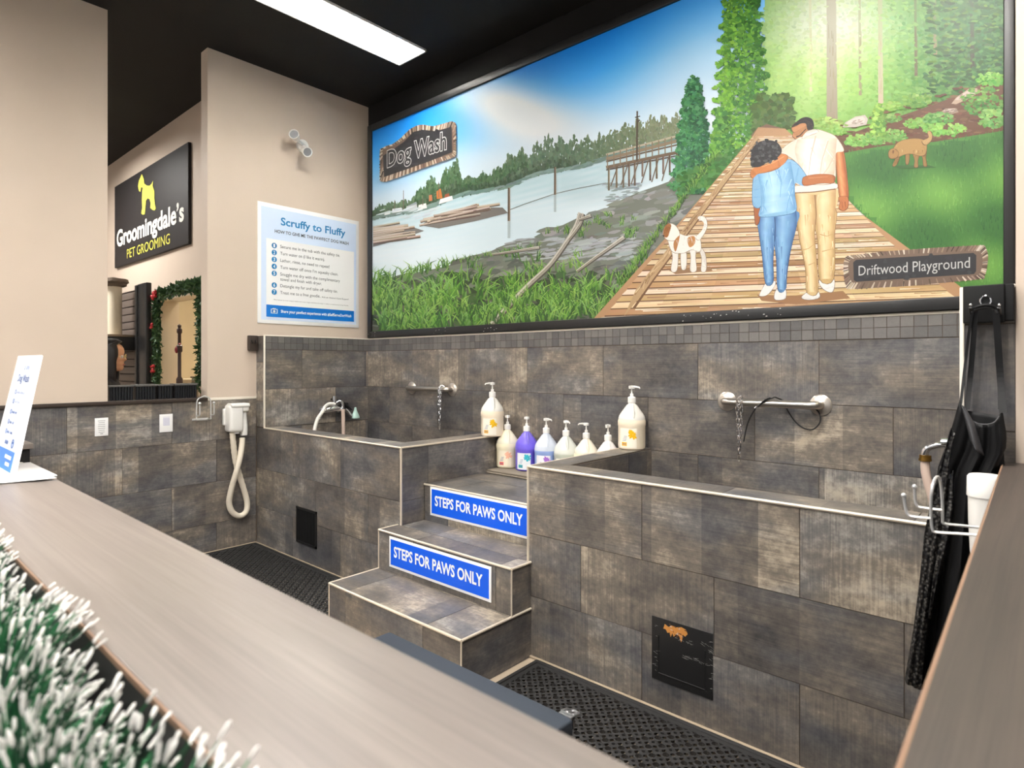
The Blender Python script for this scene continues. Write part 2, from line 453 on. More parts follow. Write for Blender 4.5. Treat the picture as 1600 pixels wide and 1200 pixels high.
# ------------------------------------------------------------------ dog wash tubs and steps
def edge(mb, a, b, r=0.0065):
    mb.tube([a, b], r, 10)
def tub(name, label, x0, x1, side, ph):
    """tiled tub between x0 and x1; side = which end has a low side wall ('r' or 'l')"""
    t = thing(name, label, 'dog wash tub', ((x0+x1)/2, (FRONT+BACK)/2, 0), 'built-in dog wash tubs')
    iy = 2.366; sw = 0.150
    rows = [(0.0, 0.29), (0.29, 0.585), (0.585, RIM-0.006)]
    mb = MB(); mb.box(x0+0.002, x1-0.002, FRONT+0.003, iy-0.003, 0, RIM-0.012, 1)
    mb.tiles((0, FRONT+0.003, 0), XX, ZZ, -YY, [(a, b, joints(x0+0.003, x1-0.003, ph+(i == 1)*0.305)) for i, (a, b) in enumerate(rows)])
    ix0 = XF if side == 'r' else x0+sw*0.92; ix1 = x1-sw*1.1 if side == 'r' else x1
    mb.tiles((0, iy-0.003, 0), XX, ZZ, YY, [(0.36, 0.6, joints(ix0, ix1, ph)), (0.6, RIM-0.006, joints(ix0, ix1, ph+0.3))])
    part(mb, 'front_wall', [TILE, GROUT], t)
    sx0, sx1 = (x1-sw*1.1, x1) if side == 'r' else (x0, x0+sw*0.92)
    mb = MB(); mb.box(sx0+0.003, sx1-0.003, iy-0.002, BACK-0.0035, 0, RIM-0.012, 1)
    out, inn = (XX, -XX) if side == 'r' else (-XX, XX)
    ox, nx = (sx1-0.003, sx0+0.003) if side == 'r' else (sx0+0.003, sx1-0.003)
    mb.box(sx0+0.003, sx1-0.003, FRONT+0.003, iy, 0, RIM-0.012, 1)
    mb.tiles((ox, 0, 0), YY, ZZ, out, [(0.0, 0.29, joints(FRONT+0.003, BACK-0.004, 2.52)), (0.29, 0.585, joints(FRONT+0.003, BACK-0.004, 2.82)), (0.585, RIM-0.006, joints(FRONT+0.003, BACK-0.004, 2.42))])
    mb.tiles((nx, 0, 0), YY, ZZ, inn, [(0.36, 0.6, joints(iy, BACK-0.004, 2.6)), (0.6, RIM-0.006, joints(iy, BACK-0.004, 2.9))])
    part(mb, 'side_wall', [TILE, GROUT], t)
    mb = MB(); mb.box(x0+0.003, x1-0.003, FRONT+0.003, iy, RIM-0.012, RIM-0.003, 1)
    mb.box(sx0+0.002, sx1-0.003, iy, BACK-0.0035, RIM-0.012, RIM-0.003, 1)
    mb.tiles((0, 0, RIM-0.003), XX, YY, ZZ, [(FRONT+0.004, iy, joints(x0+0.004, x1-0.004, ph+0.33)), ])
    mb.tiles((0, 0, RIM-0.003), YY, XX, ZZ, [(sx0+0.003, sx1-0.003, joints(iy, BACK-0.004, 2.75))])
    part(mb, 'rim', [TILE, GROUT], t)
    mb = MB(); zz = RIM-0.004
    xa = XF if side == 'r' else x0; xb = x1
    edge(mb, (xa, FRONT-0.001, zz), (xb, FRONT-0.001, zz))
    edge(mb, (ox+0.003*(1 if side == 'r' else -1), FRONT, zz), (ox+0.003*(1 if side == 'r' else -1), BACK-0.004, zz))
    c = x1 if side == 'r' else x0
    edge(mb, (c, FRONT, 0.0), (c, FRONT, zz))
    part(mb, 'edge_trim', TRIM, t, 'brushed metal edge trim')
    mb = MB(); mb.box(min(ix0, x0) if side == 'l' else ix0, ix1, iy-0.002, BACK-0.0035, 0.30, 0.36)
    part(mb, 'basin_floor', mat('tub basin coating', (92, 86, 80), 0.5), t)
    mb = MB(); mb.rbox(x0+0.002, x1-0.002, FRONT-0.012, FRONT+0.004, 0, 0.010, 0.003); part(mb, 'floor_grout_line', CAULK, t)
    if side == 'r':
        mb = MB(); mb.box(x0, XF, iy-0.002, BACK-0.0035, 0.30, RIM-0.004, 1)
        mb.tiles((XF, 0, 0), YY, ZZ, XX, [(0.36, 0.587, joints(iy, BACK-0.004, 2.83)), (0.587, RIM-0.004, joints(iy, BACK-0.004, 2.526))]); part(mb, 'end_wall', [TILE, GROUT], t)
    return t
tub('dog_wash_tub', 'brown tiled dog wash tub in the corner under the white step-by-step poster', XL, -2.834, 'r', -3.4625)
tub('dog_wash_tub', 'brown tiled dog wash tub beside the hanging black apron', -1.870, XR0-0.0055, 'l', -1.871+TW)

st = thing('pet_steps', 'tiled flight of three dog steps between the two wash tubs', 'steps', (-2.357, 1.98, 0))
SX0, SX1 = -2.861, -1.853
def step(name, x0, x1, y0, y1, z0, z1, ph, sides=True):
    mb = MB(); mb.box(x0+0.003, x1-0.003, y0+0.003, y1, z0, z1-0.003, 1)
    mb.tiles((0, y0+0.003, 0), XX, ZZ, -YY, [(z0, z1-0.004, joints(x0+0.003, x1-0.003, ph))])
    mb.tiles((0, 0, z1-0.003), XX, YY, ZZ, [(y0+0.004, min(y1, y0+0.309), joints(x0+0.004, x1-0.004, ph+0.02)), (y0+0.309, y1, joints(x0+0.004, x1-0.004, ph+0.3))][:1 if y1-y0 < 0.45 else 2])
    if sides:
        mb.tiles((x1-0.003, 0, 0), YY, ZZ, XX, [(z0, z1-0.004, [y0+0.003, FRONT])])
        mb.tiles((x0+0.003, 0, 0), YY, ZZ, -XX, [(z0, z1-0.004, [y0+0.003, FRONT])])
    o = part(mb, name, [TILE, GROUT], st)
    mb = MB(); z = z1-0.003
    edge(mb, (x0, y0, z), (x1, y0, z))
    if sides:
        for x in (x0, x1):
            edge(mb, (x, y0, z), (x, FRONT-0.002, z)); edge(mb, (x, y0, z0), (x, y0, z), 0.004)
    tr = mb.build('nosing_trim', TRIM, o); return o
step('bottom_step', SX0, SX1, 1.763, FRONT-0.002, 0, 0.232, -2.71)
step('middle_step', SX0, SX1, 2.079, FRONT-0.002, 0.232, 0.451, -2.56)
mb = MB(); mb.box(-2.829, -1.875, FRONT-0.001, 2.388, 0.2, 0.448, 1)
mb.tiles((0, 0, 0.448), XX, YY, ZZ, [(FRONT-0.001, 2.388, joints(-2.829, -1.875, -2.54))])
part(mb, 'middle_tread', [TILE, GROUT], st)
step('top_step', -2.829, -1.875, 2.387, BACK-0.004, 0.30, 0.668, -2.62, False)

# ------------------------------------------------------------------ the painted mural (flat artwork on a panel)
MX0, MX1, MZ0, MZ1 = -4.425, -0.156, 1.668, 3.403
MGAIN = 0.76
mu = thing('mural', 'large painted mural of a couple and dogs on a boardwalk by a river', 'mural', (-2.29, BACK, 1.61))
class Paint:
    def __init__(s): s.v = []; s.f = []; s.c = []; s.k = 0.0
    def lift(s): s.k += 4e-5
    def w(s, p): q = onY(p[0], p[1], BACK); return q.x, q.z
    def poly(s, pts, col, cols=None):
        """pts in photograph pixels, turned into points of the panel; col in sRGB"""
        s.k += 2.5e-7; ws = [s.w(p) for p in pts]
        if max(w[0] for w in ws) < MX0 or min(w[0] for w in ws) > MX1 or min(w[1] for w in ws) > MZ1 or max(w[1] for w in ws) < MZ0: return
        b = len(s.v)
        for x, z in ws: s.v.append((min(max(x, MX0), MX1), -0.004-s.k, min(max(z, MZ0), MZ1)))
        s.f.append(tuple(range(b, b+len(pts))))
        s.c.append([lin(c, MGAIN) for c in cols] if cols else [lin(col, MGAIN)]*len(pts))
    def blob(s, x, y, rx, ry, col, n=7, rough=0.3, rot=0.0):
        ph = U(0, 6.3); ca, sa = math.cos(rot), math.sin(rot); pts = []
        for i in range(n):
            a = ph+2*PI*i/n; k = 1+U(-rough, rough)
            ex, ey = rx*k*math.cos(a), ry*k*math.sin(a)
            pts.append((x+ex*ca-ey*sa, y+ex*sa+ey*ca))
        s.poly(pts[::-1], col)
    def stroke(s, pts, w0, w1, col, col2=None):
        L = []; Rr = []; n = len(pts)
        for i, p in enumerate(pts):
            a, b = pts[max(0, i-1)], pts[min(n-1, i+1)]
            dx, dy = b[0]-a[0], b[1]-a[1]; l = math.hypot(dx, dy) or 1
            w = (w0+(w1-w0)*i/(n-1))/2
            L.append((p[0]-dy/l*w, p[1]+dx/l*w)); Rr.append((p[0]+dy/l*w, p[1]-dx/l*w))
        for i in range(n-1):
            t0, t1 = i/(n-1), (i+1)/(n-1)
            c0 = col if col2 is None else mixc(col, col2, t0); c1 = col if col2 is None else mixc(col, col2, t1)
            s.poly([L[i], L[i+1], Rr[i+1], Rr[i]], col, [c0, c1, c1, c0])
def mixc(a, b, t): return tuple(a[i]+(b[i]-a[i])*t for i in range(3))
def jit(c, d): k = U(-d, d); return tuple(max(0, min(255, v+k+U(-d, d)*0.35)) for v in c)
def ss(a, b, x): t = max(0, min(1, (x-a)/(b-a))); return t*t*(3-2*t)
def inpoly(x, y, P):
    c = False; j = len(P)-1
    for i in range(len(P)):
        if (P[i][1] > y) != (P[j][1] > y) and x < (P[j][0]-P[i][0])*(y-P[i][1])/(P[j][1]-P[i][1])+P[i][0]: c = not c
        j = i
    return c
def gauss(x, y, cx, cy, sx, sy): return math.exp(-((x-cx)/sx)**2-((y-cy)/sy)**2)
def A(pts): return [(560+x/2.609, 60+y/2.609) for x, y in pts]       # river half
def B(pts): return [(1000+x/2.608, 60+y/2.608) for x, y in pts]      # forest half
P = Paint()
# sky and river, laid on as a smooth wash
def wash(px, py, X, Z):
    hz = 2.645
    if Z > hz:
        t = (Z-hz)/(MZ1-hz)
        stops = [(0, (232, 242, 249)), (0.22, (206, 230, 249)), (0.45, (140, 200, 246)), (0.70, (66, 164, 242)), (1.0, (16, 130, 232))]
        for (a, ca), (b, cb) in zip(stops[:-1], stops[1:]):
            if a <= t <= b: c = mixc(ca, cb, (t-a)/(b-a)); break
        else: c = stops[-1][1]
        k = 1.0+0.06*ss(0.25, 0.7, t)+0.12*ss(800, 960, px); c = (c[0]*k, min(262, c[1]*k), min(282, c[2]*k))  # sky colour brightened upward and rightward to offset weaker lamp light there
        c = mixc(c, (222, 236, 248), 0.55*ss(930, 1090, px)*(1-0.6*ss(0.5, 1.0, t)))
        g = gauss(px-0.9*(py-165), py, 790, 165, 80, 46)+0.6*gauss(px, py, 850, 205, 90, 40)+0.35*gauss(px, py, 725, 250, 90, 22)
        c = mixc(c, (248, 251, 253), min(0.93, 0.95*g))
        return c
    t = (hz-Z)/(hz-2.0)
    c = mixc((184, 218, 228), (226, 240, 248), ss(0.02, 0.55, t))
    n = 0.5+0.5*math.sin(Z*140+3*math.sin(X*3)+math.sin(X*9))
    c = mixc(c, (236, 243, 247), 0.45*n)
    c = mixc(c, (150, 178, 186), 0.35*gauss(px, py, 920, 300, 60, 22))
    return mixc(c, (194, 218, 228), 0.5*(0.5+0.5*math.sin(X*2.3+Z*9))*ss(0.1, 0.5, t))
NX, NZ = 150, 84
def _pix(X, Z):
    d = -SA*X+CA*BACK; r = CA*X+SA*BACK; return 800+F*r/d, HY-F*(Z-CAMZ)/d
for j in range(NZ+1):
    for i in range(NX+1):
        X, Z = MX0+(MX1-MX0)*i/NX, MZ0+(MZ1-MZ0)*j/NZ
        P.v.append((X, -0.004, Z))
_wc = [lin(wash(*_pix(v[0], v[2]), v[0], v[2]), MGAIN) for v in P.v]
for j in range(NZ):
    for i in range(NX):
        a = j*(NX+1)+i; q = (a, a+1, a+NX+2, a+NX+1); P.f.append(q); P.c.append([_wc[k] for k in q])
# far bank: tree line
P.lift()
base = lambda x: 342-(x-583)*0.268+3*math.sin(x*0.05)
def treeline(x0, x1, h, col, n):
    for _ in range(n):
        x = U(x0, x1); hx = h(x)*(0.9+0.12*math.sin(x*0.31)+0.07*math.sin(x*1.1+1)); k = R()**0.8; y = base(x)-hx*k+2
        haze = 0.55*ss(860, 1040, x); c = mixc(mixc(col, (150, 168, 140), 0.5*k*R()), (176, 172, 140), haze)
        P.blob(x, y, U(1.2, 3.2)*(1.25-0.6*k), U(2.0, 5.0), jit(c, 13), 6, 0.45)
prof = [(583, 14), (610, 18), (640, 16), (655, 30), (668, 42), (682, 44), (688, 26), (696, 50), (705, 62), (716, 54), (722, 24), (745, 24), (770, 26), (783, 36), (805, 52), (820, 46), (828, 34), (840, 50), (860, 56), (880, 48), (910, 44), (940, 36), (985, 42), (1030, 46), (1062, 36)]
def hprof(x):
    for (a, ha), (b, hb) in zip(prof[:-1], prof[1:]):
        if a <= x <= b: return ha+(hb-ha)*(x-a)/(b-a)
    return 20
treeline(583, 1062, lambda x: hprof(x)*0.8, (92, 116, 94), 1300)
P.lift(); treeline(583, 1062, hprof, (76, 106, 80), 2600)
P.lift(); treeline(650, 825, lambda x: hprof(x)*0.92, (58, 92, 58), 1300); treeline(583, 900, lambda x: hprof(x)*0.4, (56, 80, 58), 800)
P.lift()
for _ in range(260):
    x = U(583, 1062); P.blob(x, base(x)+U(0, 5), U(5, 12), U(1, 2.2), jit((120, 146, 140), 12), 6, 0.3, -0.26)
# boats and sheds on the far shore
P.lift()
for pts, c in [([(140, 712), (140, 696), (178, 690), (182, 706)], (232, 236, 238)), ([(195, 706), (198, 686), (240, 676), (244, 698)], (196, 200, 206)), ([(198, 686), (238, 666), (242, 676)], (150, 160, 172)),
               ([(244, 700), (248, 680), (278, 672), (282, 692)], (238, 238, 236)), ([(330, 676), (336, 656), (384, 642), (388, 660)], (240, 240, 240)), ([(322, 655), (320, 625), (338, 612), (345, 652)], (196, 116, 60)),
               ([(290, 665), (290, 640), (302, 638), (304, 662)], (190, 120, 84)), ([(352, 650), (356, 636), (372, 632), (374, 645)], (160, 90, 66)), ([(108, 722), (110, 708), (130, 702), (132, 716)], (226, 230, 232))]:
    P.poly(A(pts), c)
for x, y0, y1 in ((186, 620, 700), (330, 585, 650), (265, 640, 680), (150, 660, 700)): P.stroke(A([(x, y1), (x, y0)]), 1.2, 0.8, (120, 100, 92))
for _ in range(60): P.blob(*A([(U(90, 400), U(690, 735))])[0], U(5, 12), 1.0, jit((206, 220, 226), 10), 6, 0.3, -0.28)
# log booms and their dark reflections
P.lift()
P.poly(A([(62, 850), (62, 790), (150, 762), (225, 770), (270, 785), (180, 818)]), (120, 118, 116))
P.poly(A([(255, 762), (300, 735), (440, 690), (590, 690), (612, 712), (480, 745), (330, 775)]), (122, 118, 114))
P.lift()
def log(a, b, w):
    a, b = A([a, b]); n = 6
    pts = [(a[0]+(b[0]-a[0])*t/n, a[1]+(b[1]-a[1])*t/n) for t in range(n+1)]
    c = jit((176, 158, 140), 18)
    P.stroke([(x, y+w*0.3) for x, y in pts], w*1.1, w, jit((96, 80, 70), 10)); P.stroke(pts, w*0.85, w*0.7, c, jit(c, 16)); P.stroke([(x, y-w*0.2) for x, y in pts], w*0.3, w*0.2, jit((214, 202, 190), 10))
for k in range(13): y = 772+k*5.2; log((62, y+U(-3, 3)), (U(140, 225)+k*3, y-20-k*0.6+U(-4, 4)), U(2.6, 4.4))
for k in range(16):
    x = U(250, 430); y = 752-(x-250)*0.24+U(-16, 14); log((x, y), (x+U(110, 190), y-U(22, 44)), U(2.6, 4.2))
for k in range(6): x = 255+k*14; log((x, 748-k*2+U(-4, 6)), (x+42, 738-k*2+U(-4, 4)), 3.6)
# posts, rope, reflections
P.stroke(A([(617, 700), (680, 676), (803, 634), (900, 612), (1012, 590)]), 1.2, 1.0, (120, 124, 118))
for x, y0, y1, w in ((616, 610, 745, 4.0), (804, 525, 638, 3.6)):
    P.stroke(A([(x, y1+70), (x, y1)]), w, w, (176, 190, 194)); P.stroke(A([(x, y1), (x, y0)]), w, w*0.9, (92, 76, 62)); P.stroke(A([(x+3, y1), (x+3, y0)]), w*0.35, w*0.3, (158, 138, 116))
# trestle dock
P.lift()
for _ in range(90): P.blob(*A([(U(1015, 1148), U(590, 690))])[0], U(4, 9), 1.2, jit((150, 164, 168), 16), 6, 0.3, -0.1)
def rail(a, b, w, c): P.stroke([a, b], w, w, c)
for (x0, y0), (x1, y1), w, c in [((948, 249), (1062, 220), 5, (150, 134, 112)), ((948, 242), (1062, 212), 3, (196, 184, 162)), ((948, 253), (1062, 226), 2.4, (110, 94, 78)), ((948, 262), (1062, 238), 5, (122, 104, 86)), ((948, 266), (1062, 243), 2, (80, 66, 56))]:
    rail((x0, y0), (x1, y1), w, c)
for i in range(12):
    x = 950+i*10; y = 250-(x-948)*0.26; P.stroke([(x, y+14), (x, y-9)], 1.8, 1.8, (146, 128, 106))
for i in range(11):
    x = 952+i*10.5+U(-2, 2); y = 264-(x-948)*0.21; P.stroke([(x, y+U(24, 36)), (x, y)], 3.0, 3.0, jit((104, 88, 74), 14)); P.stroke([(x+1, y+24), (x+1, y)], 0.9, 0.9, (170, 152, 130))
for i in range(7):
    x = 955+i*16; P.stroke([(x, 292-(x-948)*0.1), (x+11, 262-(x-948)*0.2)], 1.8, 1.8, (112, 96, 80))
P.stroke([(996, 252), (996.5, 174)], 3.0, 2.4, (86, 74, 64)); P.stroke([(993, 184), (1001, 182)], 1.6, 1.6, (70, 62, 56)); P.stroke([(997, 190), (1001, 188)], 3, 2, (96, 90, 86))
# mud flat and grass on the near bank
P.lift()
SHORE = [(575, 442), (600, 436), (640, 428), (700, 416), (735, 400), (765, 394), (800, 378), (838, 372), (850, 360), (880, 352), (905, 340), (945, 328), (960, 318), (1000, 300), (1030, 290), (1062, 278), (1098, 280), (1110, 330), (945, 500), (575, 530)]
P.poly(SHORE, (118, 122, 112))
for _ in range(1100):
    x, y = U(578, 1100), U(280, 525)
    if not inpoly(x, y, SHORE): continue
    k = ss(330, 500, y); c = mixc((140, 144, 140), (70, 78, 64), min(1, k*0.8+U(-0.3, 0.4)))
    P.blob(x, y, U(5, 18), U(1.5, 5), jit(c, 14), 7, 0.4, -0.2)
for x0, x1, n in ((800, 1000, 90), (860, 960, 50)):
    for _ in range(n): P.blob(U(x0, x1), U(372, 405), U(4, 16), U(1, 2.4), jit((164, 170, 172), 12), 6, 0.4, -0.15)
P.lift()
GREENS = [(136, 188, 74), (104, 162, 58), (72, 122, 50), (170, 210, 100), (54, 92, 46), (150, 196, 110)]
def tuft(x, y, n, h, spread=0.9):
    for _ in range(n):
        a = U(-spread, spread); hh = h*U(0.5, 1.1); bx = x+U(-h*0.35, h*0.35); by = y+U(-2, 2); c = jit(random.choice(GREENS), 12)
        P.stroke([(bx, by), (bx+a*hh*0.25, by-hh*0.5), (bx+a*hh*0.75, by-hh*0.9+abs(a)*hh*0.25)], h*0.085+0.5, 0.3, mixc(c, (44, 72, 38), 0.5), c)
for _ in range(900):
    x, y = U(578, 1100), U(430, 525)
    if inpoly(x, y, SHORE) and y > 425+U(0, 50)-(x-583)*0.04: P.blob(x, y, U(5, 14), U(3, 8), jit(random.choice([(58, 80, 50), (72, 98, 56), (88, 92, 82), (50, 66, 46)]), 10), 7, 0.4)
spots = []
for _ in range(900):
    x, y = U(580, 1100), U(300, 522)
    if not inpoly(x, y, SHORE): continue
    p = ss(395, 500, y+(x-583)*0.05)*0.85; p *= 0.35+0.65*(math.sin(x*0.06+y*0.05)+math.sin(x*0.023-y*0.09) > -0.5)
    if 815 < x < 1000 and 335 < y < 372: p = 0.75
    if R() < p: spots.append((y, x))
for y, x in sorted(spots): tuft(x, y, 7, 9+34*ss(330, 520, y))
for x in np.linspace(640, 840, 28): tuft(x+U(-4, 4), 425-(x-640)*0.19+U(-4, 4), 5, 10)
# driftwood trunks
P.lift()
def drift(pts, w0, w1):
    n = smooth_path([(x, y, 0) for x, y in A(pts)], 5); q = [(v.x, v.y) for v in n]
    P.stroke([(x+1.5, y+1) for x, y in q], w0, w1, (82, 78, 70)); P.stroke(q, w0*0.85, w1*0.85, (150, 142, 128), (176, 170, 160)); P.stroke([(x-1, y-1) for x, y in q], w0*0.3, w1*0.3, (206, 200, 188))
    for _ in range(30):
        i = random.randrange(len(q)-2); P.stroke([q[i], q[i+1]], 0.8, 0.5, jit((120, 108, 92), 18))
drift([(545, 1165), (600, 1105), (690, 1010), (780, 925), (850, 830), (890, 760), (905, 712)], 9, 6)
drift([(860, 820), (905, 760), (918, 715)], 5, 4)
drift([(893, 950), (960, 900), (1030, 850), (1085, 810)], 3.5, 7)
drift([(548, 882), (640, 868), (740, 852)], 2, 5)
drift([(900, 742), (950, 722)], 2, 6)
spots = [(U(450, 522), U(590, 980)) for _ in range(150)]
for y, x in sorted(spots):
    if inpoly(x, y, SHORE) and y > 470-(x-700)*0.05: tuft(x, y, 8, 26)
# forest behind the lawn
P.lift()
FOR = [(1092, 300), (1098, -170), (1600, -170), (1600, 225), (1430, 240), (1330, 262), (1290, 250), (1225, 225), (1180, 225), (1120, 300)]
P.poly([(1200, 215), (1205, -170), (1600, -170), (1600, 225), (1320, 262)], (86, 130, 62))
def fcol(x, y):
    d = ss(1320, 1540, x); a = math.atan2(x-1300, y+60)
    g = 0.9*gauss(x, y, 1300, 40, 105, 110)+0.45*gauss(x, y, 1260, 130, 90, 70)*(0.75+0.25*math.sin(a*26))
    c = mixc((116, 174, 76), (48, 98, 52), d*0.95)
    if y > 110: c = mixc(c, (104, 150, 64), 0.5*ss(110, 190, y))
    return mixc(c, mixc((208, 230, 160), (246, 249, 240), ss(150, 20, y) if False else 1-ss(30, 130, y)), min(0.93, g))
for i in range(40):
    for j in range(34):
        y0, y1 = -170+i*10, -160+i*10; x0_, x1_ = 1196+j*12, 1208+j*12
        if y1 > 225-(x0_-1320)*0.25 and x0_ > 1320: continue
        P.poly([(x0_, y0), (x0_, y1), (x1_, y1), (x1_, y0)], (0, 0, 0), [fcol(x0_, y0), fcol(x0_, y1), fcol(x1_, y1), fcol(x1_, y0)])
for _ in range(5200):
    x, y = U(1190, 1590), U(-165, 225)
    if y > 215-(x-1320)*0.25 and x > 1320: continue
    P.blob(x, y, U(1.8, 5), U(1.5, 3.6), jit(mixc(fcol(x, y), (70, 116, 56), 0.12*R()), 8+14*ss(1300, 1500, x)), 6, 0.45, U(-0.5, 0.5))
for x, w, y1, c in ((1301, 15, 190, (150, 138, 118)), (1377, 7, 168, (190, 172, 150)), (1432, 4, 120, (104, 92, 72)), (1345, 4, 150, (150, 140, 112)), (1462, 5, 90, (150, 128, 100)), (1268, 4, 150, (206, 206, 160)), (1520, 6, 110, (60, 58, 44))):
    P.stroke([(x, y1), (x-0.5, (y1+40)/2), (x-1, 40)], w*1.15, w, c, mixc(c, fcol(x, 40), 0.55)); P.stroke([(x-1, 40), (x-2, -170)], w, w, mixc(c, fcol(x, 40), 0.55))
    for _ in range(18): yy = U(60, y1-4); xx = x+U(-w/2.6, w/2.6); P.stroke([(xx, yy), (xx+U(-0.5, 0.5), yy-U(8, 22))], 1.1, 0.5, jit(mixc(c, fcol(x, yy), 0.2), 12))
P.stroke([(1301, 192), (1292, 194)], 5, 2, (140, 124, 100)); P.stroke([(1306, 188), (1316, 194)], 5, 2, (140, 124, 100))
P.lift()
for _ in range(1500):
    x, y = U(1200, 1590), U(-165, 150)
    if min(abs(x-1301)-9, abs(x-1377)-4) < 0: continue
    P.blob(x, y, U(2, 6), U(1.5, 4), jit(mixc(fcol(x, y), (170, 210, 110), 0.22), 9), 6, 0.5)
for _ in range(500):                                             # dark conifer boughs at the far end
    x, y = U(1445, 1590), U(-160, 150); P.blob(x, y, U(4, 9), U(1.5, 3.5), jit((48, 92, 44), 22), 6, 0.4, U(-0.4, 0.4))
    if R() < 0.5: P.blob(x+3, y-3, U(3, 6), U(1, 2.5), jit((92, 132, 52), 18), 6, 0.4)
# tall trees beside the boardwalk
P.lift()
def conifer(cx, top, bot, w, dark, light, n):
    for _ in range(n):
        t = R()**0.8; y = top+(bot-top)*t; hw = w*(0.18+0.95*t**0.75)*(0.86+0.14*math.sin(y*0.33)); x = cx+U(-1, 1)*hw
        c = mixc(dark, light, ss(-0.6, 1.0, (cx-x)/w*0.5+U(-0.5, 0.8))); P.blob(x, y, U(1.6, 4.6), U(1.4, 3.8), jit(c, 16), 6, 0.5, U(-0.6, 0.6))
conifer(1160, -150, 235, 46, (46, 104, 40), (132, 190, 66), 3400)
conifer(1085, 122, 302, 36, (32, 88, 60), (84, 150, 94), 2000)
conifer(1128, 170, 296, 26, (50, 106, 48), (120, 178, 74), 900)
for _ in range(420): x = U(1062, 1180); y = 296-(x-1062)*0.42+U(-22, 12); P.blob(x, y, U(3, 7), U(2, 5), jit((64, 116, 52), 22), 6, 0.4)
for _ in range(260): x = U(1178, 1240); y = U(150, 206); P.blob(x, y, U(3, 7), U(3, 6), jit((74, 104, 48), 22), 6, 0.4)
# lawn and planting bed
P.lift()
LAWN = B([(640, 405), (830, 470), (1000, 440), (1200, 425), (1480, 380), (1560, 360), (1560, 1100), (1250, 1060), (1070, 870), (850, 660)])
P.poly(B([(700, 400), (850, 395), (1000, 340), (1150, 290), (1300, 235), (1480, 150), (1560, 130), (1560, 390), (1200, 440), (830, 470)]), (98, 66, 46))
for _ in range(420):
    x, y = B([(U(800, 1500), U(180, 470))])[0]
    if y < B([(0, 395-(x-1300)*2.608*0.32)])[0][1]-10: continue
    P.blob(x, y, U(3, 8), U(1, 2.5), jit((104, 72, 50), 20), 6, 0.4)
P.poly(LAWN, (74, 128, 56))
for i in range(46):
    y0, y1 = 195+i*6.6, 195+(i+1)*6.6
    for j in range(28):
        x0_, x1_ = 1250+j*12.2, 1250+(j+1)*12.2
        if all(inpoly(x, y, LAWN) for x, y in ((x0_, y0), (x1_, y0), (x0_, y1), (x1_, y1))):
            lc = lambda x, y: mixc((56, 108, 48), (112, 164, 74), max(0, min(1, 0.35+0.4*math.sin((y-190)*0.05+x*0.010)+0.2*math.sin(x*0.05-y*0.03))))
            P.poly([(x0_, y0), (x0_, y1), (x1_, y1), (x1_, y0)], (0, 0, 0), [lc(x0_, y0), lc(x0_, y1), lc(x1_, y1), lc(x1_, y0)])
for _ in range(2600):
    x, y = U(1310, 1590), U(200, 480)
    if not inpoly(x, y, LAWN): continue
    k = 0.5+0.5*math.sin((y-200)*0.045+x*0.008); c = mixc((58, 110, 50), (116, 168, 76), 0.35+0.4*math.sin((y-190)*0.05+x*0.010)+0.2*math.sin(x*0.05-y*0.03)+U(-0.16, 0.16))
    P.stroke([(x, y+U(2, 4)), (x+U(-2, 2), y-U(2, 6))], 1.8, 0.5, jit(c, 8))
P.lift()
def bush(x, y, rx, ry, c, n):
    for _ in range(n):
        a = U(0, 6.3); r = R()**0.5; P.blob(x+rx*r*math.cos(a), y+ry*r*math.sin(a), U(2, 4.5), U(1.2, 3), jit(mixc(c, (190, 214, 120), 0.35*R()-0.15*math.sin(a)), 18), 6, 0.4)
def rock(pts, c):
    q = B(pts); P.poly(q, c); cx = sum(p[0] for p in q)/len(q); cy = sum(p[1] for p in q)/len(q)
    P.poly([(cx+(x-cx)*0.75, cy-1.5+(y-cy)*0.6) for x, y in q], jit(mixc(c, (226, 214, 204), 0.5), 5))
    for _ in range(12): P.blob(cx+U(-9, 9), cy+U(-3, 4), U(2, 5), U(0.6, 1.4), jit(mixc(c, (110, 96, 88), 0.4), 10), 6, 0.4, -0.3)
rock([(828, 365), (840, 345), (880, 322), (920, 315), (932, 332), (925, 355), (880, 365)], (190, 180, 170))
rock([(1270, 270), (1290, 245), (1340, 210), (1375, 207), (1380, 225), (1340, 250), (1290, 272)], (176, 152, 132))
rock([(1225, 305), (1245, 290), (1290, 288), (1300, 305), (1260, 315)], (150, 128, 110))
for x, y, rx, ry, c, n in ((890, 420, 50, 24, (110, 160, 72), 90), (970, 410, 60, 26, (96, 150, 66), 90), (1040, 400, 50, 26, (88, 140, 62), 70), (1140, 350, 60, 22, (100, 152, 60), 90), (1215, 330, 60, 24, (72, 130, 60), 80), (1240, 375, 90, 26, (110, 166, 70), 120),
                           (1030, 280, 44, 18, (112, 160, 64), 60), (1130, 255, 60, 30, (92, 140, 56), 90), (1430, 170, 60, 26, (84, 150, 52), 90), (1400, 260, 90, 60, (66, 120, 48), 170), (1440, 330, 60, 40, (92, 146, 72), 110), (790, 370, 60, 30, (130, 176, 84), 90), (760, 345, 60, 20, (136, 170, 84), 60), (1010, 330, 60, 16, (88, 132, 58), 50)):
    x, y = B([(x, y)])[0]; bush(x, y, rx/2.608, ry/2.608, c, n)
conifer(1373, 164, 212, 12, (84, 130, 48), (156, 196, 88), 240)
